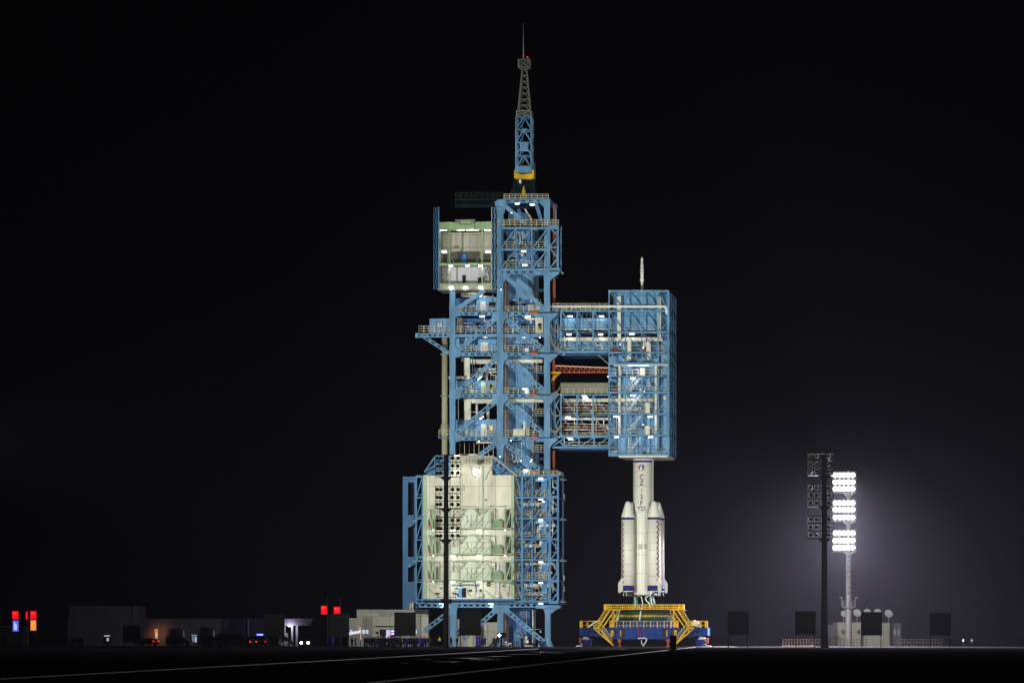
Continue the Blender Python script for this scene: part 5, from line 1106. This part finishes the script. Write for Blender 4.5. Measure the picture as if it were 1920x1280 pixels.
# canopy gatehouse
ca = thing('canopy_gatehouse', (gx(555, 40), 40, 0), 'lilac lit gatehouse canopy on slim columns with a bright ceiling lamp', 'gatehouse')
CW = mat('lilac_canopy_render', (.42, .38, .46), .7)
m = M(); m.prism([(gx(x, 40), 40, gz(y, 40)) for x, y in ((533, 1159), (587, 1159), (580, 1172), (533, 1172))], (0, 6, 0)); m.ob('canopy_roof', CW, ca)
m = M(); m.prism([(gx(x, 39.9), 39.9, gz(y, 40)) for x, y in ((583, 1159.3), (586.5, 1159.3), (580, 1171.5), (578, 1171.5))], (0, .09, 0)); m.ob('canopy_end_trim', mat('pale_pilaster', (0, 0, 0)), ca)
for x0, x1 in ((533.5, 535), (546, 549.5), (554.5, 558.5)): m = M(); m.wbx(gx(x0, 41), gx(x1, 41), 41, 41.8, 0, gz(1172.1, 41)); m.ob('column', WHITE, ca)
m = M(); gb(m, 535.2, 1186, 539.5, 1211, 42, 44); m.ob('guard_booth', mat('pale_pilaster', (0, 0, 0)), ca)
m = M(); m.lathe((gx(543.5, 40.6), 40.7, gz(1174, 40.6)), [(.1, 0), (.36, .04), (.38, .14), (.2, .19)], 16); m.ob('ceiling_lamp', mat('lit_ceiling_lamp', (1, 1, 1), var=0, emis=(.9, .88, 1), es=5), ca)
lightobj('canopy_lamp_light', 'POINT', (gx(543.5, 39.5), 39.3, gz(1175.5, 40)), None, 130, (.75, .70, 1), shadow_soft_size=.3)
lightobj('added_lilac_light', 'POINT', (gx(515, 52), 50, 5.5), None, 420, (.60, .50, 1), shadow_soft_size=.4)  # added lamp without a fixture, carries lilac light to the long building's end
# right hand service block with the dishes
sb = thing('service_block', (gx(1628, 45), 45, 0), 'low pale equipment block carrying satellite dishes behind the lit floodlight tower', 'building')
m = M(); gb(m, 1571, 1167, 1614, 1212, 45, 55); gb(m, 1614.1, 1168, 1668, 1212, 46, 55); m.ob('wall', STONE, sb); m = M(); gb(m, 1668.1, 1167, 1690, 1212, 47, 55); gb(m, 1553, 1170, 1570.9, 1212, 48, 55); m.ob('side_wall', mat('dark_grey_render', (.12, .12, .13), .8), sb)
m = M(); gb(m, 1570, 1166, 1615, 1167.4, 44.8, 55.1); gb(m, 1614.3, 1166.8, 1669, 1168.2, 45.8, 55.1); m.ob('roof_edge', DUCTG, sb)
for x, y in ((1581, 1184), (1610, 1184)): det(sb, 'air_vent', mat('brown_vent', (0, 0, 0)), x-2.5, y-4, x+2.5, y+4, 45)
for x0 in (1676, 1683): m = M(); gb(m, x0, 1179, x0+4, 1190, 46.7, 46.98); m.ob('air_conditioner', DUCTG, sb)
for x, y, r_, lb in ((1582, 1150, 6, 'small dish peeking out left of the lit floodlight pole'), (1607, 1149, 8, 'round dish just right of the lit floodlight pole'), (1626, 1148, 7.5, 'left one of two dishes showing only their tops above the black board'), (1645.5, 1148, 7.5, 'right one of two dishes showing only their tops above the black board'), (1666, 1150, 8, 'fully visible white dish on a slim stand right of the black board')):
    Y = 49; s = (D+Y)/FPX; c = Vector((gx(x, Y), Y, gz(y, Y))); R = r_*s
    dd = thing('satellite_dish', (c.x, Y, gz(1166.5, Y)), lb, 'satellite dish', 'satellite dishes on the equipment block')
    ax = Vector((.25, -1, .55 if x != 1582 else .2)).normalized(); e1 = ax.cross(Vector((0, 0, 1))).normalized(); e2 = e1.cross(ax)
    m = M(); rings = [(0.02, 0), (.35, .035), (.7, .13), (1, .27)]
    vs = [c+(e1*math.cos(2*PI*k/24)+e2*math.sin(2*PI*k/24))*R*a+ax*R*b+ax*off for off in (0, -.04) for a, b in rings for k in range(24)]
    fs = [(o*96+i*24+k, o*96+i*24+(k+1) % 24, o*96+(i+1)*24+(k+1) % 24, o*96+(i+1)*24+k) for o in (0, 1) for i in range(3) for k in range(24)]+[(72+k, 72+(k+1) % 24, 168+(k+1) % 24, 168+k) for k in range(24)]
    m.add(vs, fs, True); m.ob('dish', WHITE, dd)
    m = M(); m.tube([(c.x, Y, gz(1166.5, Y)), (c.x, Y+.1, c.z)-ax*.1 if False else Vector((c.x, Y, c.z))-ax*.12], .07, 8); m.ob('stand', DUCTG, dd)
    m = M(); m.bar(c+e2*-R*.8+ax*.1, c+ax*R*.9, .04); m.lathe(c+ax*R*.9, [(.02, -.08), (.08, 0), (.02, .1)], 8); m.ob('feed_arm', DUCTG, dd)
# low fences on the right
def fence(x0, x1, Y, yt, n, mt, lb, k=3):
    root = thing('low_fence', (gx((x0+x1)/2, Y), Y, 0), lb, 'fence', 'low railings on the right side of the pad')
    z = gz(yt, Y); xa, xb = gx(x0, Y), gx(x1, Y)
    m = M(); [m.bar((xa, Y, .15+(z-.15)*j/(k-1)), (xb, Y, .15+(z-.15)*j/(k-1)), .09) for j in range(k)]; m.ob('rail', mt, root)
    m = M(); [m.bar((xa+(xb-xa)*i/n, Y+.05, 0), (xa+(xb-xa)*i/n, Y+.05, z+.02), .11) for i in range(n+1)]; m.ob('posts', mt, root)
fence(1468, 1545, 6, 1198, 14, mat('reddish_fence_paint', (.11, .065, .055), .6), 'reddish low fence left of the dark floodlight pole')
fence(1552, 1625, 10, 1198, 12, mat('reddish_fence_paint', (0, 0, 0)), 'reddish low fence passing behind the foot of the lit floodlight pole')
fence(1684, 1766, 12, 1198, 14, mat('dim_fence_paint', (.16, .11, .12), .6), 'dim low fence right of the equipment block')
m = M(); m.wbx(gx(1466, 4), gx(1530, 4), 3.6, 4.4, 0, .22); m.ob('kerb', mat('tan_kerb', (.35, .28, .2), .8), label='pale tan kerb block along the foot of the reddish fence', cat='kerb')
for x, mt, lb in ((1806, LWHITE, 'small pale marker lamp post, left one of two at the far right'), (1822, LWIN2, 'small lilac marker lamp post, right one of two at the far right')):
    r_ = thing('marker_lamp', (gx(x, 20), 20, 0), lb, 'lamp'); m = M(); m.tube([(gx(x, 20), 20, 0), (gx(x, 20), 20, .9)], .05, 6); m.ob('post', DUCTG, r_)
    m = M(); m.lathe((gx(x, 20), 20, .9), [(.14, 0), (.16, .25), (.08, .42)], 8); m.ob('lamp_head', mt, r_)
# light boxes on poles
RB = mat('lit_red_box', (.6, 0, 0), var=0, emis=(1, .004, .02), es=.95)
STAR = mat('lit_yellow_star', (.8, .6, 0), var=0, emis=(1, .30, .02), es=1.0)
BB = mat('lit_blue_box', (.1, .1, .8), var=0, emis=(.10, .16, .95), es=.9)
OB = mat('lit_orange_box', (.8, .3, 0), var=0, emis=(1, .28, .05), es=1.1)
def star(m, c, r):
    pts = []
    for k in range(10): a = PI/2+2*PI*k/10; q = r if k % 2 == 0 else r*.42; pts.append(Vector(c)+Vector((q*math.cos(a), 0, q*math.sin(a))))
    m.prism(pts, (0, .02, 0))
def lightpole(px, Y, ytop, boxes, lb):
    X = gx(px, Y); root = thing('light_box_pole', (X, Y, 0), lb, 'light box pole', 'poles carrying lit boxes')
    m = M(); m.lathe((X, Y, 0), [(.16, 0), (.12, .5), (.07, gz(ytop, Y))], 10); m.ob('pole', mat('lilac_grey_pole', (.2, .19, .24), .5), root)
    for x0, y0, x1, y1, mt in boxes:
        m = M(); m.wbx(gx(x0, Y), gx(x1, Y), Y-.12, Y+.12, gz(y1, Y), gz(y0, Y)); b = m.ob('light_box', mt, root)
        if mt is RB and x1-x0 > 5:
            w_, z_ = gx(x1, Y)-gx(x0, Y), gz(y0, Y); xx = gx(x0, Y); m = M(); f = Y-.15
            star(m, (xx+w_*.28, f, z_-w_*.32), w_*.15)
            for a, c_ in ((.52, .16), (.62, .30), (.62, .46), (.52, .58)): star(m, (xx+w_*a, f, z_-w_*c_), w_*.055)
            m.ob('flag_stars', STAR, b)
        elif x1-x0 > 5:
            m = M(); w_, h_ = gx(x1, Y)-gx(x0, Y), gz(y0, Y)-gz(y1, Y)
            for k in range(3): m.wbx(gx(x0, Y)+w_*(.25+.2*k), gx(x0, Y)+w_*(.33+.2*k), Y-.15, Y-.13, gz(y1, Y)+h_*.15, gz(y0, Y)-h_*(.15+.1*k))
            m.ob('writing_columns', LWHITE if mt is BB else STAR, b)
        m = M(); m.wbx(gx(x0, Y)-.03, X, Y-.04, Y+.04, gz(y0, Y), gz(y0, Y)+.07); m.ob('bracket', DARK, b)
lightpole(614.5, 35, 1118, ((602, 1135, 613, 1151, RB),), 'pole with one red star-marked light box, left one of the pair beside the gatehouse')
lightpole(638.5, 35, 1122, ((626, 1137, 637.5, 1151, RB),), 'pole with one red star-marked light box, right one of the pair, nearer the pale building')
lightpole(37, 30, 1135, ((23, 1145, 34.5, 1160, RB), (24, 1162.5, 34.5, 1183, BB)), 'pole with a red box above a blue box near the left edge')
lightpole(69.5, 30, 1135, ((57, 1145, 68, 1160, RB), (57.5, 1162, 67.5, 1181, OB)), 'pole with a red box above an orange box near the left edge')
lightpole(52.5, 60, 1140, ((48.5, 1146, 51.5, 1160, RB),), 'pole with one narrow red box seen edge-on between the two taller pairs')
# lit bollards before the building
for i in range(7):
    Y = -2; x = 654.5+i*3.4; m = M(); X = gx(x, Y)
    r_ = thing('lit_bollard', (X, Y, 0), ('leftmost', 'second', 'third', 'middle', 'fifth', 'sixth', 'rightmost')[i]+' slim white-topped post of the slanting row before the pale building', 'bollard', 'white-topped posts before the pale building')
    m.lathe((X, Y, 0), [(.09, 0), (.07, .2), (.07, gz(1190-i*.6, Y))], 8); m.ob('post', mat('lilac_grey_pole', (0, 0, 0)), r_)
    m = M(); m.lathe((X, Y, gz(1190-i*.6, Y)), [(.13, 0), (.14, .45), (.05, .52)], 10); m.ob('lamp_head', mat('lit_bollard_head', (.8, .8, .9), var=0, emis=(.85, .82, 1), es=.55), r_)
m = M(); m.lathe((gx(676, -1), -1, 0), [(.08, 0), (.07, gz(1172, -1))], 8); lp = m.ob('string_light_pole', BLACK, label='thin pole wound with small warm lights at the end of the bollard row', cat='pole')
m = M(); [m.lathe((gx(676+(.5 if i % 2 else -.5)-(3 if i < 8 and i % 3 == 0 else 0), -1), -1.12, gz(1174+i*1.35, -1)), [(.02, -.05), (.07, 0), (.02, .05)], 6) for i in range(19)]; m.ob('string_lights', mat('lit_warm_bulbs', (1, .8, .7), var=0, emis=(1, .55, .42), es=1.6), lp)

# ================================================================ people
COV = {'navy': mat('navy_coverall', (.010, .010, .045), .8, var=0, spec=.1), 'blue': mat('blue_coverall', (.03, .035, .42), .8, var=0), 'black': mat('black_clothing', (.005, .005, .007), .8, var=0, spec=.1), 'grey': mat('grey_clothing', (.09, .09, .10), .8, var=0)}
HAIR = mat('black_hair', (.01, .01, .01), .7, var=0)
def person_mesh(name, arms, stride, lean=0, crouch=False):
    V, E, R = [], [], []
    def nd(p, r, par=None):
        V.append(Vector(p)); R.append(r)
        if par is not None: E.append((par, len(V)-1))
        return len(V)-1
    hz = .92 if not crouch else .42
    pe = nd((0, 0, hz), (.16, .12)); wa = nd((0, -lean*.3, hz+.18), (.145, .10), pe); ch = nd((0, -lean*.7, hz+.38), (.175, .12), wa); nk = nd((0, -lean, hz+.56), (.06, .06), ch)
    h1 = nd((0, -lean-.01, hz+.64), (.07, .08), nk); h2 = nd((0, -lean-.02, hz+.72), (.085, .10), h1); h3 = nd((0, -lean, hz+.80), (.06, .07), h2)
    nd((0, -lean-.135, hz+.70), (.014, .014), h2); nd((.095, -lean, hz+.71), (.012, .02), h2); nd((-.095, -lean, hz+.71), (.012, .02), h2)
    for sx, st in ((-1, stride), (1, -stride)):
        hp = nd((sx*.10, 0, hz-.08), (.095, .10), pe)
        if crouch: kn = nd((sx*.16, -.36, .46), (.07, .07), hp); an = nd((sx*.14, -.10, .10), (.045, .05), kn)
        else: kn = nd((sx*.11, st*.4-.02, .48), (.068, .07), hp); an = nd((sx*.12, st, .09), (.045, .05), kn)
        nd((sx*.13, V[an].y-.16, .045), (.042, .035), an)
        sh = nd((sx*.19, -lean*.8, hz+.47), (.06, .06), ch); a = arms[0 if sx < 0 else 1]
        el = nd((sx*(.25+a[0]), -lean*.8+a[1], hz+.20+a[2]), (.042, .042), sh); wr = nd((sx*(.26+a[3]), -lean*.8+a[4], hz-.02+a[5]), (.03, .03), el)
        d = (V[wr]-V[el]).normalized(); pm = nd(V[wr]+d*.07, (.034, .02), wr); o1 = d.cross(Vector((1, 0, .01))).normalized()
        for f in range(4): nd(V[pm]+d*(.07+.012*(1-abs(f-1.5)))+o1*(f-1.5)*.022+Vector((-sx*.02, 0, 0)), (.009, .009), pm)
        nd(V[wr]+d*.07+o1*.05, (.010, .010), wr)
    me = bpy.data.meshes.new(name); me.from_pydata([tuple(v) for v in V], E, [])
    o = bpy.data.objects.new(name, me); sc.collection.objects.link(o)
    mo = o.modifiers.new('skin', 'SKIN'); mo.use_smooth_shade = True
    for i, r in enumerate(R): me.skin_vertices[0].data[i].radius = r
    me.skin_vertices[0].data[0].use_root = True
    o.modifiers.new('sub', 'SUBSURF').levels = 1
    bpy.context.view_layer.update()
    out = bpy.data.meshes.new_from_object(o.evaluated_get(bpy.context.evaluated_depsgraph_get()))
    bpy.data.objects.remove(o); out.name = name
    return out, hz
POSES = [person_mesh('person', ((0, 0, 0, 0, -.04, 0), (0, 0, 0, 0, -.04, 0)), .05),
         person_mesh('person', ((0, -.02, 0, -.12, -.22, .20), (.04, 0, 0, .02, -.05, 0)), .12),
         person_mesh('person', ((.06, -.1, .1, -.16, -.20, .40), (.06, -.1, .1, -.16, -.2, .40)), .03, .04),
         person_mesh('person', ((.08, .02, .02, -.02, -.06, .08), (0, 0, 0, 0, -.04, 0)), .16),
         person_mesh('person', ((.02, -.22, 0, -.04, -.38, .05), (.02, -.22, 0, -.04, -.38, .05)), 0, .14, True)]
PM = {}
def person(px, Y, pose, col, label, rot=0, hat=None, sc_=1.0, group='people on the pad'):
    me0, hz = POSES[pose]; key = (pose, col)
    if key not in PM:
        me = me0.copy(); me.materials.clear()
        for mt in (COV[col], SKIN, HAIR, BLACK): me.materials.append(mt)
        for p in me.polygons:
            z = p.center.z; x, y = p.center.x, p.center.y
            p.material_index = 0
            if z > hz+.60: p.material_index = 2 if (z > hz+.76 or y > .02+(-.05 if pose == 2 else 0)) else 1
            elif z > hz+.545: p.material_index = 1
            elif z < .07: p.material_index = 3
        PM[key] = me
    o = bpy.data.objects.new('person', PM[key]); C.objects.link(o); o.location = (gx(px, Y), Y, 0); o.rotation_euler = (0, 0, rot); o.scale = (sc_*1.22, sc_*1.2, sc_*1.04)
    tag(o, label, 'person', group); WL[o.name] = Vector((0, 0, 0))
    if hat:
        m = M(); m.lathe((0, -.03, hz+.74), [(.15, 0), (.135, .015), (.125, .06), (.09, .115), (.01, .14)], 14); h = m.ob('hard_hat', hat, o)
    return o
WH = mat('white_hard_hat', (.7, .7, .7), .4, var=0); RH = mat('red_hard_hat', (.6, .02, .02), .4, var=0); YV = mat('yellow_vest', (.55, .6, .05), .8, var=0)
crowd = [(683, 0, 'navy'), (688, 1, 'black'), (694, 0, 'navy'), (698, 3, 'black'), (702, 0, 'navy'), (707, 1, 'navy'), (712, 0, 'black'), (717, 2, 'navy'), (722, 0, 'navy'), (727, 1, 'black'), (732, 0, 'navy'), (737, 3, 'grey'), (742, 0, 'navy'), (747, 1, 'navy'), (752, 2, 'black'), (760, 0, 'navy'), (765, 3, 'blue'), (770, 1, 'navy'), (775, 0, 'navy'), (780, 0, 'black'), (784, 2, 'navy'), (788, 1, 'blue'), (792, 0, 'navy'), (797, 3, 'navy'), (801, 0, 'navy'), (804, 1, 'grey'), (660, 0, 'black'), (667, 1, 'black')]
crowd += [(686+i*7.3, random.choice((0, 1, 2, 3)), 'navy' if i % 3 else 'black') for i in range(16)]+[(690+i*6.6, random.choice((0, 1, 2, 3)), 'black' if i % 3 else 'navy') for i in range(17)]
ORD = 'first second third fourth fifth sixth seventh eighth ninth tenth eleventh twelfth thirteenth fourteenth fifteenth sixteenth seventeenth eighteenth nineteenth twentieth'.split()
ORD += ['twenty-'+w_ for w_ in ORD[:9]]+['thirtieth']+['thirty-'+w_ for w_ in ORD[:9]]+['fortieth']+['forty-'+w_ for w_ in ORD[:9]]+['fiftieth']+['fifty-'+w_ for w_ in ORD[:9]]+['sixtieth']+['sixty-'+w_ for w_ in ORD[:9]]
desc = {'navy': 'person in navy overalls', 'black': 'person in black', 'grey': 'person in grey', 'blue': 'person in brighter blue overalls'}
crowd.sort()
for i, (x, p, c) in enumerate(crowd):
    hat_ = WH if i in (30, 37, 42) else None
    person(x, -8-random.uniform(0, 8), p, c, desc[c]+(' and white hard hat' if hat_ else '')+', '+ORD[i]+' from left in crowd before pale building', random.uniform(-2.5, 2.5), hat_, random.uniform(.95, 1.05), 'crowd before the pale building')
person(624.5, -4, 3, 'blue', 'lone person in bright blue overalls left of the bollard row', 2.4)
person(824, -6, 0, 'black', 'person wearing a yellow vest just left of the black floodlight pole', .3)
m = M(); me0 = None
vp = thing('safety_vest', (gx(824, -6), -6, .95), 'yellow safety vest worn by the person beside the black floodlight pole', 'vest')
m.tube([(gx(824, -6), -6, .98), (gx(824, -6), -6.01, 1.2), (gx(824, -6), -6.01, 1.42)], [.19, .20, .15], 12); vm = m.ob('fabric', YV, vp)
bpy.data.objects.remove(vm)
bpy.data.objects.remove(vp)
vest_person = [o for o in C.objects if o.get('label', '').startswith('person wearing a yellow vest')][0]
m = M(); m.tube([(0, 0, .98), (0, -.01, 1.2), (0, -.01, 1.42)], [.19, .20, .15], 12); m.ob('safety_vest', YV, vest_person)
person(845.5, -20, 1, 'black', 'person in black leaning near the foot of the black floodlight pole', 1.2, sc_=1.05)
person(857, -10, 3, 'black', 'person in black standing against the left foot of the tower', -.9)
person(897.3, -8, 0, 'blue', 'person in royal blue overalls and red hard hat under the tower', .2, RH, 1.08)
person(904.5, -8, 1, 'black', 'person in black between two people in blue under the tower', 2.8, None, 1.0)
person(909, -8, 2, 'navy', 'person in navy with raised hands right beside the one in black', .7)
person(926.3, -8, 3, 'black', 'person in black with arms held out left of the lit screen', 0)
person(933.5, -8, 0, 'navy', 'person in dark clothes standing just under the lit screen', 3.0)
person(979, -8, 1, 'black', 'person in black bending over the gear at the tower foot', .4)
person(1012, -12, 4, 'black', 'person crouching by the right foot of the tower', 1.3, sc_=1.1)
# ================================================================ screen, carts and gear at the foot of the tower
sn = thing('display_screen', (gx(941, -9), -9, 0), 'black screen on a stand showing a bright white cross under the tower', 'screen')
m = M(); m.wbx(gx(932, -9), gx(949, -9), -9, -8.85, gz(1196, -9), gz(1185.5, -9)); scn = m.ob('panel', BLACK, sn); m = M(); m.wbx(gx(938, -9), gx(942, -9), -8.9, -8.7, 0, gz(1196, -9)); m.ob('stand', BLACK, sn)
m = M(); c = Vector((gx(936.2, -9.05), -9.05, gz(1190.3, -9))); m.wbx(c.x-.34, c.x+.34, c.y, c.y+.03, c.z-.08, c.z+.08); m.wbx(c.x-.08, c.x+.08, c.y-.01, c.y+.028, c.z-.34, c.z+.34); m.ob('cross_mark', mat('lit_cross', (1, 1, 1), var=0, emis=(.85, .9, 1), es=2), scn)
ct = thing('equipment_trolley', (gx(985, -7), -7, 0), 'low dark trolley loaded with white gear beneath the lift shaft', 'trolley')
m = M(); m.wbx(gx(975, -7), gx(1003, -7), -7.5, -6.5, .5, .66); m.ob('flatbed', BLACK, ct)
for x in (979, 999): m = M(); m.tube([(gx(x, -7.3), -7.6, .25), (gx(x, -7.3), -6.4, .25)], .25, 12); m.ob('wheel', BLACK, ct)
m = M(); m.wbx(gx(982, -7), gx(991, -7), -7.3, -6.7, .66, 1.15); m.tube([(gx(986, -7), -7, 1.15), (gx(986.5, -7), -7, 1.6), (gx(989, -7), -7, 1.7)], [.2, .26, .16], 8); m.ob('covered_load', WHITE, ct)
m = M(); m.wbx(gx(984, -7.6), gx(1000, -7.6), -7.62, -7.5, .14, .26); m.ob('reflector_strip', WHITE, ct)
for x, lb in ((948, 'pale folding chair right beside the lit screen'), (956, 'lower pale folding chair between the screen and the trolley')):
    ch = thing('folding_chair', (gx(x, -8), -8, 0), lb, 'chair'); X = gx(x, -8); t_ = 1 if x < 950 else .75
    m = M(); [m.bar((X+sx*.22, -8+sy*.2, 0), (X+sx*.22, -8+sy*.2, .45 if sy < 0 else .95*t_), .05) for sx in (-1, 1) for sy in (-1, 1)]; m.ob('frame', DUCT, ch)
    m = M(); m.wbx(X-.24, X+.24, -8.22, -7.78, .42, .46); m.ob('seat', DUCT, ch); m = M(); m.wbx(X-.22, X+.22, -7.8, -7.77, .7*t_, .95*t_); m.ob('backrest', DUCT, ch)
m = M(); m.wbx(gx(964, -7), gx(973, -7), -7.4, -6.6, 0, .08); [m.wbx(gx(964+i*3.9, -7), gx(965+i*3.9, -7), -7.4, -6.6, .081, .9) for i in range(3)]; m.wbx(gx(964, -7), gx(973, -7), -7.4, -6.6, .9, .98); m.ob('steel_rack', BLACK, label='small dark steel rack left of the trolley', cat='rack')
m = M(); X = gx(1262, -150); m.wbx(X-.40, X+.40, -150.4, -149.6, .08, 1.9); m.wbx(X-.43, X+.43, -150.43, -149.57, 1.9, 1.97); m.wbx(X-.36, X+.36, -150.36, -149.64, 0, .08); m.ob('dark_cabinet', BLACK, label='black upright cabinet in the foreground before the right stair of the launch platform', cat='cabinet')

# ================================================================ vehicles
CARP = mat('black_car_paint', (.006, .006, .008), .35, var=0, spec=.2); CARG = mat('dark_grey_car_paint', (.05, .05, .055), .35, var=0)
CGL = mat('dark_car_glass', (.01, .01, .012), .08, var=0); TYRE = mat('tyre_rubber', (.01, .01, .01), .85, var=0)
TL = mat('lit_tail_light', (.6, 0, 0), var=0, emis=(1, .02, .01), es=2.2); HL = mat('lit_headlight', (1, 1, 1), var=0, emis=(.9, .93, 1), es=45); UNL = mat('unlit_lens', (.3, .3, .3), .2, var=0)
def car(px, Y, rot, kind, label, head=False, tail=False, paint=None):
    L_, Wd, Hh = {'sedan': (4.6, 1.8, 1.45), 'suv': (4.6, 1.9, 1.8), 'van': (5.2, 2.0, 2.3), 'truck': (6.5, 2.3, 2.5)}[kind]
    root = bpy.data.objects.new('car' if kind != 'truck' else 'truck', None); C.objects.link(root); tag(root, label, 'car' if kind != 'truck' else 'truck', 'vehicles parked left of the pad'); WL[root.name] = Vector((0, 0, 0))
    h = L_/2; b = {'sedan': [(-h, .35), (-h, .85), (-h+.7, .95), (-h+1.2, Hh), (h-1.9, Hh), (h-1.2, .95), (h-.1, .8), (h, .35)],
         'suv': [(-h, .4), (-h, 1.05), (-h+.25, Hh), (h-1.9, Hh), (h-1.25, 1.1), (h-.1, 1.0), (h, .4)],
         'van': [(-h, .4), (-h, Hh-.1), (-h+.2, Hh), (h-1.3, Hh), (h-.6, 1.2), (h, 1.0), (h, .4)],
         'truck': [(-h, .5), (-h, Hh), (h-1.9, Hh), (h-1.7, Hh-.2), (h-.4, Hh-.3), (h, 1.4), (h, .5)]}[kind]
    n = len(b); rows = []
    for yy, ins in ((-Wd/2, 1), (-Wd/2+.08, 0), (Wd/2-.08, 0), (Wd/2, 1)):
        rows.append([Vector((x*(.985 if ins else 1), yy*(.84 if z > Hh*.75 else 1), z-(.04 if ins and z > .5 else 0))) for x, z in b])
    vs = [p for r_ in rows for p in r_]; fs = [(i*n+j, i*n+(j+1) % n, (i+1)*n+(j+1) % n, (i+1)*n+j) for i in range(3) for j in range(n)]+[tuple(range(n))[::-1], tuple(range(3*n, 4*n))]
    m = M(); m.add(vs, fs); body_ = m.ob('body', paint or CARP, root)
    m = M(); zt = Hh*.93; zb = max(.95, Hh*.6)
    for sy in (-1, 1): m.prism([(-h+.9, sy*(Wd/2-.02), zb), (h-1.5, sy*(Wd/2-.02), zb), (h-2.0, sy*(Wd/2*.86), zt), (-h+1.1, sy*(Wd/2*.86), zt)], (0, sy*.012, 0))
    m.prism([(h-1.22, -Wd*.4, zb+.02), (h-1.22, Wd*.4, zb+.02), (h-1.75, Wd*.36, zt), (h-1.75, -Wd*.36, zt)], (.03, 0, .02)); m.prism([(-h+.1, -Wd*.38, zb+.1), (-h+.1, Wd*.38, zb+.1), (-h+.35, Wd*.34, zt-.02), (-h+.35, -Wd*.34, zt-.02)], (-.2, 0, .02)); m.ob('windows', CGL, body_)
    for sx in (-1, 1):
        for sy in (-1, 1):
            c_ = Vector((sx*(h-.85), sy*(Wd/2-.12), .33)); m = M(); m.tube([c_-Vector((0, .11, 0)), c_+Vector((0, .11, 0))], .33, 16); wh_ = m.ob('wheel', TYRE, root)
            m = M(); m.tube([c_+Vector((0, sy*.10, 0)), c_+Vector((0, sy*.125, 0))], .19, 12); m.ob('rim', DUCTG, wh_)
    for sy in (-1, 1):
        m = M(); m.wbx(h-.08, h+.03, sy*(Wd/2-.32)-.17, sy*(Wd/2-.32)+.17, .60, .84); m.ob('headlight', HL if head else UNL, root)
        m = M(); m.wbx(-h-.03, -h+.08, sy*(Wd/2-.2)-.12, sy*(Wd/2-.2)+.12, .80, 1.0); m.ob('tail_light', TL if tail else mat('dark_red_lens', (.1, .005, .005), .3, var=0), root)
        m = M(); m.wbx(h-1.5, h-1.35, sy*(Wd/2+.02), sy*(Wd/2+.2), .95, 1.1) if sy > 0 else m.wbx(h-1.5, h-1.35, sy*(Wd/2+.2), sy*(Wd/2+.02), .95, 1.1); m.ob('mirror', paint or CARP, root)
    m = M(); m.wbx(h-.02, h+.02, -.26, .26, .42, .54); m.ob('number_plate', UNL, root)
    root.location = (gx(px, Y), Y, 0); root.rotation_euler = (0, 0, rot)
    return root
car(572.5, -5, -PI/2, 'sedan', 'dark car facing the viewer with both headlights blazing', head=True)
car(490.5, -4, PI/2, 'suv', 'dark car seen from behind with two red tail lights below the blue shop sign', tail=True)
car(466, 6, PI/2+.5, 'suv', 'dark car behind the dark van, showing one red tail light', tail=True)
car(438, -8, .05, 'van', 'long dark van seen side-on left of the red tail lights')
car(527, -8, PI/2-.5, 'suv', 'unlit dark car between the red tail lights and the headlights')
car(336, 40, -.3, 'suv', 'dark jeep before the orange lit wall of the long building')
car(274, 45, PI-.6, 'sedan', 'dark car with one red tail light near the reddish shutter door', tail=True)
car(143, 30, PI/2+.3, 'sedan', 'dark car at the left end of the long building', paint=CARG)
car(400, 0, .4, 'suv', 'unlit dark car in front of the middle windows of the long building', paint=CARG)
# dark shrubs before the long building
def shrub(px, Y, w_, h_, lb):
    X = gx(px, Y); r_ = thing('shrub', (X, Y, 0), lb, 'shrub', 'dark shrubs before the long building')
    m = M(); rnd = random.Random(int(px))
    for k in range(5): a = 2*PI*k/5; m.tube([(X, Y, 0), (X+.2*w_*math.cos(a), Y+.2*w_*math.sin(a), h_*.45), (X+.35*w_*math.cos(a), Y+.35*w_*math.sin(a), h_*.8)], [.06, .04, .015], 5)
    m.ob('stems', BLACK, r_)
    m = M()
    for k in range(1500):
        a, z = rnd.uniform(0, 2*PI), rnd.random(); rr = w_/2*(1-.25*z**3)*(.75+.3*math.sin(5*a+7*z))*rnd.random()**.4
        p = Vector((X+rr*math.cos(a), Y+rr*math.sin(a), .1+z*h_)); e = Vector([rnd.uniform(-1, 1) for _ in range(3)]).normalized()*.13; f = e.cross(Vector([rnd.uniform(-1, 1) for _ in range(3)])).normalized()*.06
        m.add([p-e, p+f, p+e, p-f], [(0, 1, 2, 3)])
    m.ob('foliage', mat('dark_leaf', (.02, .035, .015), .7, var=.4, streak=False), r_)
shrub(327, -10, 2.9, 3.0, 'bushy dark shrub right of the orange lit wall'); shrub(385, -10, 3.0, 3.2, 'bushy dark shrub between two lit windows of the long building')

# ================================================================ haze in the night air
hz_ = M(); hz_.wbx(-420, 420, -745, 420, -1, 135); ho = hz_.ob('haze', [], kind='stuff')
hm = bpy.data.materials.new('night_haze'); hm.use_nodes = True; nt = hm.node_tree; nt.nodes.remove(nt.nodes['Principled BSDF'])
pv = nt.nodes.new('ShaderNodeVolumePrincipled'); pv.inputs['Color'].default_value = (.86, .84, 1, 1); pv.inputs['Density'].default_value = HZD; pv.inputs['Anisotropy'].default_value = .48
nt.links.new(pv.outputs[0], nt.nodes['Material Output'].inputs['Volume'])
ho.data.materials.append(hm)
